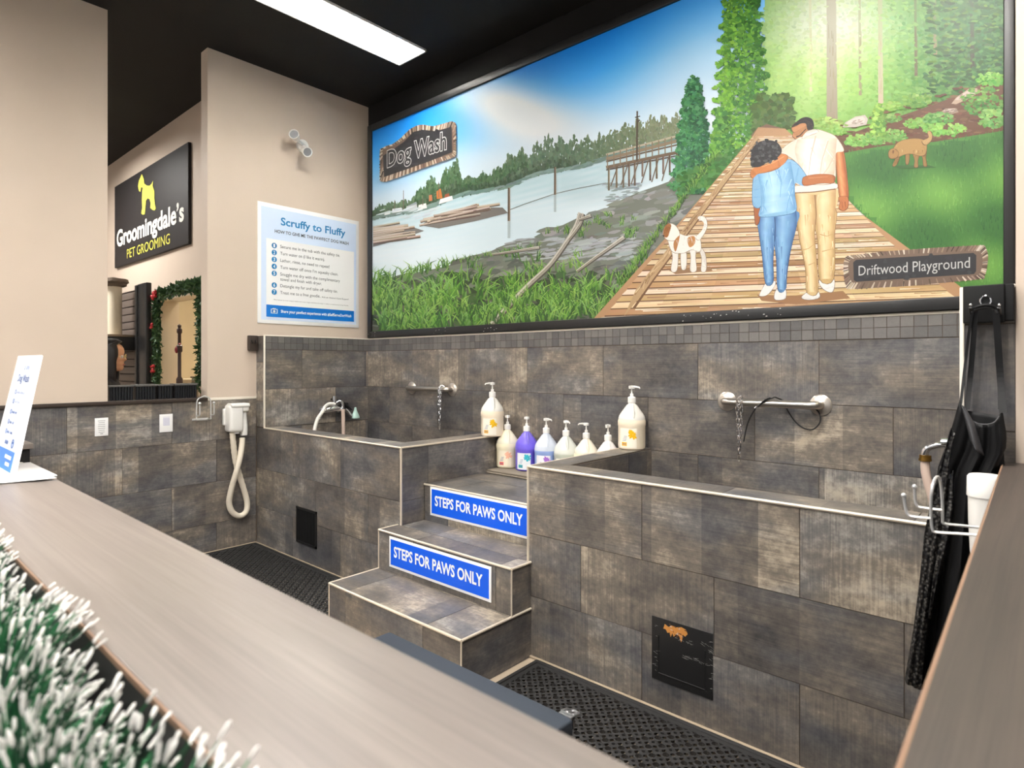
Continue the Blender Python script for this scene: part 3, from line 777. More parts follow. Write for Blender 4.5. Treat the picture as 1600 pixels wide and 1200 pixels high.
# boardwalk
P.lift()
BL = [(935, 500), (1010, 412), (1075, 335), (1130, 270), (1172, 222), (1178, 206)]
BR = [(1500, 480), (1440, 430), (1385, 380), (1330, 322), (1268, 238), (1232, 204)]
P.poly(B([(455, 400), (480, 370), (520, 352), (570, 365), (610, 400), (560, 430), (500, 420)]), (120, 92, 74))
P.poly([(930, 506), (1075, 335), (1176, 216), (1186, 200), (1228, 202), (1268, 238), (1330, 322), (1520, 500)], (180, 140, 104))
yl = 214.0; k = 0; PL = [(198, 164, 122), (216, 190, 154), (176, 140, 100), (226, 206, 178), (202, 170, 130), (186, 150, 108), (230, 214, 190)]
def lx(y): return np.interp(y, [200, 222, 270, 335, 412, 506], [1186, 1172, 1130, 1075, 1010, 930])
def rx_(y): return np.interp(y, [202, 238, 322, 380, 430, 500], [1228, 1268, 1330, 1385, 1440, 1520])
while yl < 512:
    h = 1.5+(yl-200)*0.034; y2 = yl+h; s0 = 0.016; c = jit(PL[k % 7], 14)
    a0, a1, b0, b1 = lx(yl), lx(y2), rx_(yl), rx_(y2); m = 7
    for i in range(m):
        u0, u1 = i/m, (i+1)/m; d0 = lambda u, y: y-(a0+(b0-a0)*u-1200)*0.035
        q = [(a0+(b0-a0)*u0, d0(u0, yl)), (a1+(b1-a1)*u0, d0(u0, y2-h*0.17)), (a1+(b1-a1)*u1, d0(u1, y2-h*0.17)), (a0+(b0-a0)*u1, d0(u1, yl))]
        cc = [jit(c, 15) for _ in range(4)]; P.poly(q, c, cc)
        q = [q[1], (q[1][0], q[1][1]+h*0.19), (q[2][0], q[2][1]+h*0.19), q[2]]; P.poly(q, jit((112, 82, 58), 16))
    for _ in range(int(9+h)):
        u = R(); x = a0+(b0-a0)*u; y = yl+h*U(0.1, 0.7)-(x-1200)*0.035; xe = min(x+U(12, 60), b0-2)
        if xe > x+3: P.stroke([(x, y), (xe, y-(xe-x)*0.035)], U(0.3, 0.15*h+0.5), 0.3, jit(random.choice([(244, 230, 208), (166, 126, 92), (218, 184, 146), (182, 144, 106)]), 12))
    yl = y2; k += 1
P.lift()
P.poly(B([(-60, 1135), (-10, 1020), (480, 398), (488, 410), (60, 985), (0, 1060)]), (186, 154, 116))
for _ in range(80):
    t = U(0, 1); x0, y0 = -20+490*t, 1050-640*t; P.stroke(B([(x0+U(-8, 16), y0), (x0+U(-8, 16)+26, y0-34)]), 1.8*(1.1-t), 0.8, jit(random.choice([(214, 184, 144), (138, 106, 76), (160, 128, 92)]), 10))
P.stroke(B([(-20, 1100), (60, 985), (488, 412)]), 4, 1, (116, 84, 58))
for _ in range(120): t = R(); x, y = B([(-60+400*t, 1000-540*t)])[0]; tuft(x-8, y+4, 3, 13)
# the white and tan dog, the brown dog
P.lift()
def body(pts, c, edge_c=None):
    q = B(pts); q = [(v.x, v.y) for v in smooth_path([(x, y, 0) for x, y in q], 4, True)]
    if edge_c: 
        cx = sum(p[0] for p in q)/len(q); cy = sum(p[1] for p in q)/len(q); P.poly([(x+(0.7 if x > cx else -0.7), y+(0.7 if y > cy else -0.4)) for x, y in q], edge_c)
    P.poly(q, c); return q
def loft(Lp, Rp, prof, rows=16, us=(0.0, 0.14, 0.36, 0.58, 0.82, 1.0)):
    """a limb or a piece of clothing as a soft wash from one edge to the other"""
    def rs(p):
        q = [(v.x, v.y) for v in smooth_path([(x, y, 0) for x, y in B(p)], 8)]; n = len(q)-1
        return [(q[int(i*n/rows)][0], q[int(i*n/rows)][1]) for i in range(rows+1)]
    L, Rr = rs(Lp), rs(Rp); m = len(us); cs = [[jit(prof[min(k, len(prof)-1)], 7) for k in range(m)] for _ in range(rows+1)]
    for i in range(rows):
        for k in range(m-1):
            q = [(P_[0]+(Q_[0]-P_[0])*u, P_[1]+(Q_[1]-P_[1])*u) for P_, Q_, u in ((L[i], Rr[i], us[k]), (L[i+1], Rr[i+1], us[k]), (L[i+1], Rr[i+1], us[k+1]), (L[i], Rr[i], us[k+1]))]
            P.poly(q, prof[0], [cs[i][k], cs[i+1][k], cs[i+1][k+1], cs[i][k+1]])
def folds(pts, cs, n, l0, l1, wid=1.2, ang=(-0.4, 0.4)):
    n = n//5
    q = B(pts); xs = [p[0] for p in q]; ys = [p[1] for p in q]; k = 0
    while k < n:
        x, y = U(min(xs), max(xs)), U(min(ys), max(ys)); a = PI/2+U(*ang); l = U(l0, l1); e = (x+math.cos(a)*l, y+math.sin(a)*l)
        k += 1
        if inpoly(x, y, q) and inpoly(e[0], e[1], q): P.stroke([(x, y), ((x+e[0])/2+U(-1, 1), (y+e[1])/2), e], wid, 0.3, jit(random.choice(cs), 6))
P.poly(B([(120, 945), (290, 930), (300, 948), (150, 962)]), (150, 116, 86))
for pts in ([(150, 850), (160, 880), (154, 946), (132, 946), (138, 890), (128, 845)], [(172, 870), (192, 870), (192, 936), (174, 938)], [(205, 850), (236, 840), (230, 890), (234, 946), (210, 948), (212, 890)], [(235, 840), (258, 860), (272, 890), (273, 946), (254, 948), (256, 895)]): body(pts, (240, 235, 228), (150, 130, 110))
body([(118, 800), (150, 792), (190, 806), (238, 806), (252, 835), (248, 870), (215, 862), (180, 876), (140, 872), (124, 845)], (244, 240, 232), (150, 130, 110))
body([(232, 812), (258, 782), (264, 752), (240, 736), (248, 726), (268, 730), (278, 756), (272, 785), (248, 822)], (246, 242, 236), (150, 130, 110))
body([(98, 800), (106, 772), (124, 756), (150, 766), (166, 800), (146, 824), (122, 824), (108, 816)], (242, 236, 226), (150, 130, 110))
body([(104, 772), (122, 756), (132, 764), (126, 790), (116, 812), (100, 806)], (170, 112, 62)); body([(198, 816), (226, 808), (228, 838), (206, 852)], (190, 134, 78)); body([(142, 832), (160, 808), (166, 812), (152, 866), (144, 862)], (176, 120, 70))
P.blob(*B([(100, 806)])[0], 1.6, 1.3, (40, 32, 30))
folds([(120, 800), (250, 810), (250, 868), (130, 868)], [(208, 200, 190), (226, 220, 212)], 60, 3, 7, 0.9)
P.poly(B([(1030, 522), (1180, 520), (1210, 530), (1060, 534)]), (54, 96, 46))
for pts in ([(1050, 470), (1062, 478), (1046, 520), (1032, 520), (1044, 492)], [(1086, 470), (1100, 474), (1096, 512), (1086, 512)], [(1115, 470), (1142, 470), (1134, 500), (1134, 526), (1120, 526), (1122, 500)], [(1140, 460), (1168, 460), (1166, 490), (1171, 521), (1158, 522), (1154, 490)]): body(pts, (150, 116, 68), (90, 66, 40))
body([(1034, 455), (1058, 425), (1108, 412), (1154, 416), (1170, 440), (1164, 476), (1140, 482), (1112, 474), (1082, 476), (1056, 486), (1040, 476)], (170, 134, 80), (90, 66, 40))
body([(1018, 462), (1036, 452), (1056, 470), (1046, 490), (1024, 492), (1016, 482)], (160, 122, 72), (90, 66, 40))
body([(1152, 422), (1178, 408), (1174, 388), (1182, 380), (1192, 396), (1188, 420), (1166, 438)], (184, 150, 98), (90, 66, 40))
folds([(1040, 425), (1160, 415), (1165, 480), (1050, 480)], [(206, 172, 116), (130, 98, 58)], 90, 3, 8, 1.0)
P.blob(*B([(1034, 466)])[0], 1.6, 2.6, (110, 76, 46))
# the couple: he in cream shirt and khaki trousers, she in blue shirt and jeans
P.lift()
P.poly(B([(480, 1045), (620, 1050), (830, 1030), (860, 1060), (640, 1085), (500, 1070)]), (158, 118, 84))
for pts in ([(735, 985), (790, 978), (794, 1018), (780, 1036), (746, 1018)], [(664, 1052), (690, 1034), (728, 1032), (734, 1056), (700, 1066), (668, 1062)], [(522, 993), (552, 990), (552, 1010), (522, 1046), (492, 1050), (498, 1030)], [(560, 1024), (594, 1020), (598, 1056), (580, 1066), (552, 1062)]): body(pts, (238, 236, 234), (130, 110, 100))
body([(714, 720), (800, 700), (796, 800), (792, 980), (736, 982), (728, 830)], (206, 172, 118), (120, 92, 60))
body([(634, 632), (700, 628), (730, 700), (714, 790), (722, 900), (728, 1034), (684, 1036), (678, 940), (650, 800), (638, 700)], (216, 186, 136), (130, 100, 66))
body([(634, 632), (800, 612), (802, 690), (770, 730), (716, 724), (660, 720), (640, 680)], (222, 192, 142))
KH = ((178, 142, 96), (214, 184, 136), (238, 216, 172), (228, 202, 156), (208, 174, 124), (184, 148, 102))
loft([(634, 632), (640, 700), (650, 800), (678, 940), (684, 1036)], [(718, 640), (722, 720), (714, 790), (722, 900), (728, 1034)], KH)
loft([(718, 640), (718, 720), (727, 830), (732, 900), (737, 982)], [(802, 616), (800, 700), (796, 800), (794, 900), (791, 980)], KH)
for rg, a in (([(640, 640), (712, 640), (722, 1030), (684, 1030)], (-0.15, 0.15)), ([(716, 640), (798, 630), (790, 975), (738, 975)], (-0.15, 0.15))):
    folds(rg, [(236, 212, 168), (200, 166, 118), (232, 206, 160)], 130, 6, 22, 1.8, a)
for q in ([(650, 868), (690, 858), (716, 838)], [(736, 800), (765, 808), (790, 798)], [(690, 925), (716, 915)], [(745, 870), (785, 860)]): P.stroke(B(q), 1.6, 0.6, (190, 154, 108))
P.stroke(B([(716, 640), (722, 720), (716, 790)]), 1.6, 1.0, (140, 106, 68))
body([(628, 606), (700, 600), (798, 594), (802, 614), (700, 628), (630, 630)], (240, 232, 222), (150, 126, 100)); P.stroke(B([(630, 632), (715, 628), (800, 616)]), 1.6, 1.6, (120, 84, 56))
body([(802, 462), (830, 458), (846, 560), (852, 650), (836, 660), (818, 650), (806, 560)], (196, 122, 72), (110, 66, 40))
loft([(803, 464), (807, 560), (818, 648)], [(829, 460), (845, 560), (851, 648)], ((156, 92, 54), (200, 128, 78), (226, 156, 104), (206, 132, 82), (180, 108, 64), (146, 84, 50)), 10)
body([(814, 650), (848, 648), (850, 688), (832, 704), (814, 694), (818, 672)], (190, 116, 70), (110, 66, 40)); P.stroke(B([(826, 668), (830, 696)]), 1.2, 0.7, (130, 76, 46)); P.stroke(B([(838, 668), (842, 690)]), 1.2, 0.7, (130, 76, 46))
body([(576, 462), (604, 436), (640, 414), (680, 388), (718, 374), (764, 386), (802, 406), (834, 460), (802, 470), (800, 520), (790, 590), (700, 598), (636, 592), (644, 520), (620, 490), (586, 474)], (232, 220, 204), (150, 126, 104))
loft([(646, 414), (634, 460), (648, 520), (638, 592)], [(806, 410), (801, 468), (800, 520), (789, 590)], ((212, 192, 170), (234, 222, 206), (250, 244, 236), (240, 228, 214), (226, 210, 190), (200, 180, 156)))
folds([(640, 420), (780, 390), (800, 460), (790, 580), (650, 580), (650, 500)], [(248, 242, 232), (220, 204, 186), (240, 230, 216)], 150, 8, 26, 2.0, (-0.7, 0.7))
for q in ([(720, 400), (700, 480), (690, 560)], [(770, 420), (745, 500), (735, 575)], [(800, 470), (770, 530), (740, 570)]): P.stroke(B(q), 2.2, 0.8, (204, 186, 166))
body([(622, 368), (640, 346), (680, 336), (704, 352), (706, 382), (684, 396), (656, 404), (640, 412), (626, 402), (628, 385)], (196, 138, 94), (110, 74, 50))
body([(640, 344), (662, 328), (684, 324), (706, 334), (712, 360), (700, 382), (684, 372), (680, 352), (660, 350), (642, 360), (622, 366)], (40, 34, 34)); P.stroke(B([(640, 406), (656, 398), (680, 372)]), 2.2, 1.2, (70, 50, 42)); P.stroke(B([(626, 384), (634, 388)]), 1, 0.6, (60, 44, 38))
body([(682, 384), (716, 374), (730, 384), (700, 396), (664, 410)], (244, 236, 224), (170, 150, 130))
# her jeans, shirt and hair, and the arms around each other
for pts in ([(552, 770), (640, 710), (642, 760), (616, 870), (602, 960), (596, 1026), (566, 1023), (560, 900)], [(488, 726), (580, 716), (556, 790), (546, 900), (546, 992), (516, 998), (502, 880), (490, 800)]): body(pts, (98, 144, 190), (50, 78, 116))
body([(488, 724), (640, 704), (644, 752), (600, 776), (552, 776), (500, 770)], (92, 136, 184))
JN = ((66, 104, 152), (104, 150, 198), (140, 184, 222), (122, 168, 212), (92, 138, 186), (62, 98, 146))
loft([(488, 726), (490, 800), (502, 880), (512, 950), (517, 998)], [(572, 716), (556, 790), (547, 900), (547, 950), (546, 992)], JN)
loft([(556, 722), (553, 780), (560, 900), (565, 980), (567, 1023)], [(640, 704), (641, 760), (616, 870), (602, 960), (596, 1026)], JN)
for rg in ([(492, 740), (552, 760), (546, 985), (516, 990)], [(556, 770), (638, 730), (596, 1015), (568, 1015)]): folds(rg, [(136, 178, 216), (86, 126, 172), (120, 164, 208)], 120, 6, 24, 1.6, (-0.15, 0.15))
P.stroke(B([(552, 730), (556, 775), (552, 830)]), 1.4, 0.8, (54, 84, 124))
body([(470, 680), (492, 682), (490, 744), (478, 762), (472, 735)], (170, 102, 62), (100, 60, 40))
body([(474, 548), (520, 528), (570, 502), (614, 496), (650, 520), (684, 572), (668, 604), (636, 592), (634, 640), (640, 702), (600, 720), (540, 728), (490, 726), (496, 684), (494, 620)], (140, 188, 224), (70, 110, 150))
body([(470, 560), (496, 556), (500, 610), (496, 686), (467, 684), (462, 630)], (134, 182, 220), (70, 110, 150))
loft([(482, 550), (496, 620), (497, 684), (492, 722)], [(618, 505), (633, 592), (634, 640), (639, 700)], ((112, 162, 208), (150, 198, 232), (182, 218, 242), (160, 204, 236), (138, 186, 224), (104, 154, 200)))
folds([(480, 545), (610, 505), (636, 590), (636, 700), (500, 722)], [(178, 212, 238), (124, 172, 214), (160, 202, 232)], 170, 8, 26, 2.0, (-0.5, 0.5))
for q in ([(560, 520), (580, 580), (575, 650)], [(500, 600), (510, 660), (505, 715)], [(630, 600), (610, 660), (600, 710)], [(650, 530), (640, 570), (640, 590)], [(470, 620), (494, 615)], [(468, 650), (494, 648)]): P.stroke(B(q), 2.0, 0.8, (120, 170, 214))
body([(668, 572), (700, 560), (750, 556), (792, 562), (796, 580), (786, 592), (740, 592), (674, 602)], (184, 112, 66), (110, 66, 40)); P.stroke(B([(690, 572), (770, 566)]), 1.6, 0.8, (212, 144, 96))
body([(578, 474), (606, 484), (592, 512), (560, 534), (520, 548), (486, 554), (464, 572), (454, 552), (470, 530), (520, 516), (556, 496)], (206, 130, 76), (120, 74, 44)); P.stroke(B([(590, 484), (550, 508), (500, 526)]), 1.8, 0.8, (230, 164, 110))
hair = [(456, 500), (460, 455), (488, 426), (530, 418), (564, 428), (582, 462), (560, 492), (525, 506), (492, 526), (458, 524)]
body(hair, (34, 33, 36))
for _ in range(130):
    x, y = B([(U(450, 585), U(416, 530))])[0]
    if inpoly(x, y, B([(454, 525), (452, 470), (480, 424), (530, 414), (572, 424), (586, 465), (560, 496), (490, 528)])): P.blob(x, y, U(1.6, 3.6), U(1.4, 3), jit(random.choice([(30, 30, 33), (52, 51, 56), (22, 22, 24), (74, 72, 76)]), 6), 6, 0.4)
# the two chalkboards painted into the scene
P.lift()
def board(outer, inner, Q, seed):
    q = Q(outer); P.poly(q, (118, 98, 84)); cx = sum(p[0] for p in q)/len(q); cy = sum(p[1] for p in q)/len(q)
    n = smooth_path([(x, y, 0) for x, y in q], 10, True); qi = Q(inner)
    for v in n:
        k = U(0.90, 0.99); c = random.choice([(196, 178, 158), (150, 128, 110), (96, 78, 68), (214, 200, 184), (132, 112, 98)])
        a = (v.x, v.y); b = (cx+(v.x-cx)*0.93, cy+(v.y-cy)*0.72); P.stroke([a, b], U(1.4, 3.6), U(1, 2.4), jit(c, 10))
    P.lift(); P.poly(qi, (52, 52, 55))
    for _ in range(60):
        x, y = U(min(p[0] for p in qi), max(p[0] for p in qi)), U(min(p[1] for p in qi), max(p[1] for p in qi))
        if inpoly(x-8, y, qi) and inpoly(x+8, y, qi): P.blob(x, y, U(3, 7), U(1.5, 4), jit((58, 58, 62), 5), 7, 0.3)
    m = len(n)
    for k in range(9):
        v = n[int(k*m/9+m*0.04) % m]; b = (cx+(v.x-cx)*0.93, cy+(v.y-cy)*0.74); P.stroke([(v.x, v.y), b], 1.3, 1.3, (40, 34, 30))
board([(93, 470), (105, 450), (150, 430), (182, 405), (220, 370), (262, 354), (312, 360), (370, 345), (392, 342), (402, 362), (403, 468), (385, 490), (300, 520), (150, 575), (105, 586), (95, 568)],
      [(106, 480), (150, 452), (190, 424), (228, 384), (265, 374), (322, 380), (386, 362), (388, 466), (290, 505), (110, 567)], A, 1)
board([(836, 905), (862, 886), (1000, 870), (1200, 855), (1382, 845), (1410, 856), (1419, 900), (1406, 970), (1370, 985), (1100, 1010), (872, 1023), (842, 1006), (832, 950)],
      [(872, 914), (884, 904), (1360, 876), (1372, 886), (1371, 950), (1362, 962), (884, 993), (874, 986)], B, 2)
me = bpy.data.meshes.new('painted_panel')
me.from_pydata(P.v, [], P.f)
ca = me.color_attributes.new('paint', 'FLOAT_COLOR', 'CORNER')
flat = []
for cl in P.c:
    for c in cl: flat += [c[0], c[1], c[2], 1.0]
ca.data.foreach_set('color', flat)
m = mat('hand painted mural surface', (200, 200, 200), 0.42, spec=0.35); t = NT(m)
t.l(t.n('ShaderNodeAttribute', attribute_name='paint').outputs['Color'], t.b.inputs['Base Color'])
me.materials.append(m)
pp = bpy.data.objects.new('painted_panel', me); COL.objects.link(pp); pp.parent = mu; pp.location = (2.29, 0, -1.61); pp['_w'] = (0, BACK, 0)
mb = MB(); mb.box(MX0-0.02, MX1+0.02, BACK-0.0035, 3.245, MZ0-0.02, MZ1+0.02); part(mb, 'backing_board', BLACKM, mu)
mb = MB(); TT = BACK-0.004-P.k-0.0006
def mtext(s, a, b, cap, bold=0.0, inner=None):
    p, q = onY(*a, BACK), onY(*b, BACK); hgt = onY(a[0], a[1]-cap, BACK).z-p.z
    text_into(mb, s, (0, TT, 0), XX, ZZ, -YY, p.x, q.x, p.z, hgt, bold=bold, lift=0.0003, shear=(q.z-p.z)/(q.x-p.x))
    if inner is not None: text_into(mb, s, (0, TT, 0), XX, ZZ, -YY, p.x, q.x, p.z, hgt, bold=inner, lift=0.0008, shear=(q.z-p.z)/(q.x-p.x), ref=bold, mi=1)
mtext('Dog', A([(122, 528)])[0], A([(222, 492)])[0], 25, 0.045, 0.012); mtext('Wash', A([(232, 492)])[0], A([(366, 452)])[0], 26, 0.045, 0.012)
part(mb, 'lettering', [mat('chalk white lettering', (196, 196, 194), 0.6), mat('blackboard paint', (44, 44, 47), 0.6)], mu, 'chalk lettering on the two painted boards')
mb = MB(); mtext('Driftwood Playground', B([(894, 968)])[0], B([(1346, 936)])[0], 15)
part(mb, 'lettering', mat('chalk grey lettering', (170, 170, 168), 0.6), mu)
FY0 = BACK-0.020
for dims in ((MX0-0.055, MX0, FY0, BACK+0.02, MZ0-0.055, MZ1+0.055), (MX1, MX1+0.036, FY0, BACK+0.02, MZ0-0.055, MZ1+0.055), (MX0-0.001, MX1+0.001, FY0, BACK+0.02, MZ0-0.055, MZ0), (MX0-0.001, MX1+0.001, FY0, BACK+0.02, MZ1, MZ1+0.055)):
    mb = MB(); mb.rbox(*dims, 0.004)
    if dims[5] == MZ0:
        for x in (-4.41, -3.55, -3.02, -1.45, -1.30, -1.1):
            for k in range(7):
                a, z, q = x+U(-0.09, 0.09), MZ0+U(-0.05, -0.006), U(0.002, 0.006)
                mb.quadface([(a, FY0-0.0003, z), (a+q*1.6, FY0-0.0003, z+q*0.2), (a+q*1.3, FY0-0.0003, z+q), (a+q*0.2, FY0-0.0003, z+q*0.8)], 1)
    part(mb, 'frame_rail', [BLACK, mat('chipped paint showing pale wood', (196, 192, 186), 0.7)], mu)

# ------------------------------------------------------------------ ceiling lamps
def troffer(x0, x1, y0, y1, label, cells=True, m=None):
    t = thing('ceiling_light', label, 'ceiling light', ((x0+x1)/2, (y0+y1)/2, CEIL), 'ceiling light fixtures')
    z0, z1 = (CEIL-0.012, CEIL+0.148) if cells else (CEIL-0.085, CEIL-0.001)
    mb = MB(); w = 0.012
    mb.box(x0, x1, y0, y1, z1-0.006, z1); mb.box(x0, x0+w, y0, y1, z0, z1); mb.box(x1-w, x1, y0, y1, z0, z1); mb.box(x0, x1, y0, y0+w, z0, z1); mb.box(x0, x1, y1-w, y1, z0, z1)
    part(mb, 'housing', mat('white enamel', (235, 235, 232), 0.35), t)
    mb = MB(); xm = (x0+x1)/2
    zl = z0+(0.125 if cells else 0.052)
    mb.box(x0+w, x1-w, y0+w, y1-w, zl, zl+0.002)
    part(mb, 'tube_lamp', m or FILLM, t)
    if cells:
        mb = MB(); n = 14
        for k in (1, 2): xm = x0+(x1-x0)*k/3; mb.box(xm-0.003, xm+0.003, y0+w, y1-w, z0+0.004, z0+0.050)
        for i in range(1, n): y = y0+(y1-y0)*i/n; mb.box(x0+w, x1-w, y-0.002, y+0.002, z0+0.004, z0+0.050)
        part(mb, 'louver', mat('polished louver', (240, 240, 238), 0.3, 0.0), t)
    return t
troffer(LX0+0.001, LX1-0.001, LY0+0.001, LY1-0.001, 'lit louvered ceiling light above the tubs, over the wash corner', True, mat('lit lamps over the tubs', (255, 255, 255), 0.5, emit=(255, 251, 245), estr=24))
for i, (x, y) in enumerate(((-1.75, 0.35), (-3.7, -1.2), (-0.4, 1.5), (-1.0, -1.6))):  # unseen fixtures added to fill the wash area with light
    troffer(x-0.18, x+0.18, y-0.65, y+0.65, ('unseen fill light added above the long counter', 'unseen fill light added above the counter end with the tilted sign', 'unseen fill light added in front of the apron wall', 'unseen fill light added behind the counter')[i], False)
troffer(-7.4, -6.9, 0.2, 1.4, 'unseen fill light added in the grooming room behind the opening', False)  # out of view, added to light this room
troffer(-7.2, -6.2, 3.3, 3.9, 'unseen fill light added in the cream room past the garlanded doorway', False, mat('added cream room fill', (255, 255, 255), 0.5, emit=(255, 240, 214), estr=34))  # out of view, added to brighten the doorway's room

# ------------------------------------------------------------------ things on the walls
def wall_sign_frame(Pt, u, v, n): return Vector(Pt), Vector(u), Vector(v), Vector(n)
# poster beside the mural
p0, p1 = onX(402, 505, XL), onX(560, 344, XL); py0, py1 = p0.y, p1.y
pz0, pz1 = (p0.z+onX(560, 512, XL).z)/2, (p1.z+onX(402, 316, XL).z)/2
PW, PH = py1-py0, pz1-pz0
po = thing('poster', 'white and pale blue dog wash instruction poster beside the mural', 'poster', (XL, (py0+py1)/2, pz0))
mb = MB(); mb.rbox(XL+0.0005, XL+0.006, py0, py1, pz0, pz1, 0.001); part(mb, 'sheet', PAPER, po)
O = (XL+0.006, py0, pz0)
def prect(mb, a, b, c, d, lift, mi=0): mb.box(XL+0.006+lift-0.0004, XL+0.006+lift, py0+a*PW, py0+b*PW, pz0+c*PH, pz0+d*PH, mi)
mb = MB(); prect(mb, 0.03, 0.97, 0.03, 0.965, 0.0006); part(mb, 'tinted_ground', PALEB, po)
mb = MB(); prect(mb, 0.075, 0.945, 0.15, 0.705, 0.0012); part(mb, 'text_panel', PAPER, po)
mb = MB(); prect(mb, 0.075, 0.945, 0.055, 0.155, 0.0018); part(mb, 'footer_band', SKYB, po)
def ptext(mb, s, x0, x1, y, cap, bold=0.0, mi=0): text_into(mb, s, O, YY, ZZ, XX, x0*PW, None if x1 is None else x1*PW, y*PH, cap*PH, lift=0.0024, bold=bold, mi=mi)
mb = MB(); ptext(mb, 'Scruffy to Fluffy', 0.205, 0.85, 0.835, 0.062, 0.02); part(mb, 'title_lettering', TEAL, po)
mb = MB(); ptext(mb, 'HOW TO GIVE ME THE PAWFECT DOG WASH', 0.15, 0.885, 0.762, 0.026, 0.012)
lines = [('Secure me in the tub with the safety tie.', 0.79, 0.640), ('Turn water on (I like it warm).', 0.63, 0.582), ('Lather, rinse, no need to repeat!', 0.68, 0.524), ('Turn water off once I\u2019m squeaky clean.', 0.77, 0.466),
         ('Snuggle me dry with the complimentary', 0.79, 0.408), ('towel and finish with dryer.', 0.60, 0.365), ('Detangle my fur and take off safety tie.', 0.765, 0.310), ('Treat me to a free goodie.', 0.585, 0.252)]
part(mb, 'subtitle_lettering', DTEXT, po)
for s, x1, y in lines: mb = MB(); ptext(mb, s, 0.2, x1, y, 0.026); part(mb, 'text_line', DTEXT, po)
mb = MB()
ptext(mb, 'Ask an Animal Care Expert!', 0.60, 0.885, 0.252, 0.014); part(mb, 'text_line', DTEXT, po); mb = MB(); ptext(mb, 'Shampoo is not responsible for any dog washing during or after a self-serve Dog Wash.', 0.14, 0.885, 0.197, 0.008)
part(mb, 'small_print_line', DTEXT, po)
mb = MB(); mw = MB()
for k, y in enumerate((0.652, 0.594, 0.536, 0.478, 0.420, 0.322, 0.264)):
    mb = MB(); c = (XL+0.008, py0+0.145*PW, pz0+y*PH); mb.lathe([(0.0001, 0.0), (0.0235*PW, 0.0), (0.0235*PW, 0.0008), (0.0001, 0.0008)], c, 18, axis='x')
    text_into(mb, str(k+1), O, YY, ZZ, XX, (0.145-0.008)*PW, (0.145+0.008)*PW, (y-0.014)*PH, 0.028*PH, mi=1, lift=0.0034, bold=0.015)
    part(mb, 'numbered_bullet', [TEAL, WHITEI], po)
ptext(mw, 'Share your pawfect experience with #SelfServeDogWash', 0.205, 0.915, 0.095, 0.024, 0.02)
for a, b, c, d in ((0.115, 0.175, 0.085, 0.09), (0.115, 0.175, 0.118, 0.123), (0.115, 0.121, 0.085, 0.123), (0.169, 0.175, 0.085, 0.123), (0.13, 0.16, 0.118, 0.129)): prect(mw, a, b, c, d, 0.0026)
mw.lathe([(0.011*PW, 0), (0.011*PW, 0.0008), (0.006*PW, 0.0008), (0.006*PW, 0)], (XL+0.0084, py0+0.145*PW, pz0+0.103*PH), 16, axis='x')
part(mw, 'footer_lettering', WHITEI, po)

# signs on the step risers
def pawsign(label, x0, x1, z0, z1, y):
    t = thing('step_sign', label, 'sign', ((x0+x1)/2, y, z0), 'blue signs on the step risers')
    mb = MB(); mb.rbox(x0, x1, y-0.004, y-0.0004, z0, z1, 0.0008); part(mb, 'plate', WHITEI, t)
    b = 0.014; mb = MB(); mb.box(x0+b, x1-b, y-0.0048, y-0.004, z0+b, z1-b); part(mb, 'blue_field', BLUE, t)
    mb = MB(); h = z1-z0
    text_into(mb, 'STEPS FOR PAWS ONLY', (0, y-0.0048, 0), XX, ZZ, -YY, x0+0.055*(x1-x0), x1-0.07*(x1-x0), z0+h*0.37, h*0.33, lift=0.0006, bold=0.028)
    part(mb, 'lettering', WHITEI, t)
pawsign('blue STEPS FOR PAWS ONLY sign on the riser of the middle step', -2.759, -1.979, 0.264, 0.432, 2.079)
pawsign('blue STEPS FOR PAWS ONLY sign on the riser of the top step, below the bottles', -2.772, -1.992, 0.490, 0.660, 2.387)

# access panels in the tub fronts
t = thing('vent_grille', 'small black grille in the front of the corner tub', 'vent', (-3.878, FRONT, 0.13))
mb = MB(); x0, x1, z0, z1 = -4.012, -3.745, 0.131, 0.381
for d in ((x0, x1, z0, z0+0.014), (x0, x1, z1-0.014, z1), (x0, x0+0.014, z0, z1), (x1-0.014, x1, z0, z1)): mb.box(d[0], d[1], FRONT-0.008, FRONT-0.0004, d[2], d[3])
part(mb, 'frame', BLACK, t)
mb = MB(); mb.box(x0+0.01, x1-0.01, FRONT-0.003, FRONT-0.0005, z0+0.01, z1-0.01)
for i in range(17): x = x0+0.02+i*(x1-x0-0.04)/16; mb.box(x-0.0025, x+0.0025, FRONT-0.006, FRONT-0.002, z0+0.012, z1-0.012)
part(mb, 'bars', BLACKM, t)
t = thing('access_panel', 'scratched black access panel with worn orange patch on the tub by the apron', 'access panel', (-1.088, FRONT, 0.122))
x0, x1, z0, z1 = -1.215, -0.961, 0.122, 0.372
mp = MB(); mp.rbox(x0, x1, FRONT-0.004, FRONT-0.0004, z0, z1, 0.001)
mb = MB(); a, b, c, d = x0+0.03, x1-0.03, z0+0.03, z1-0.07
mb.tube([(a, FRONT-0.0045, d), (a, FRONT-0.0045, c), (b, FRONT-0.0045, c), (b, FRONT-0.0045, d)], 0.0022, 8); part(mb, 'embossed_rim', BLACK, t)
pts = [(-0.72, 0.85), (-0.66, 0.93), (-0.5, 0.90), (-0.4, 0.94), (-0.2, 0.93), (0.02, 0.96), (0.2, 0.94), (0.26, 0.88), (0.16, 0.83), (0.06, 0.85), (0.05, 0.77), (0.0, 0.72), (-0.06, 0.80), (-0.18, 0.83), (-0.3, 0.77), (-0.35, 0.82), (-0.42, 0.75), (-0.46, 0.82), (-0.55, 0.80), (-0.62, 0.85)]
cx = (x0+x1)/2; mp.quadface([(cx+p[0]*0.105, FRONT-0.0046, z0+p[1]*0.25) for p in pts], 1)
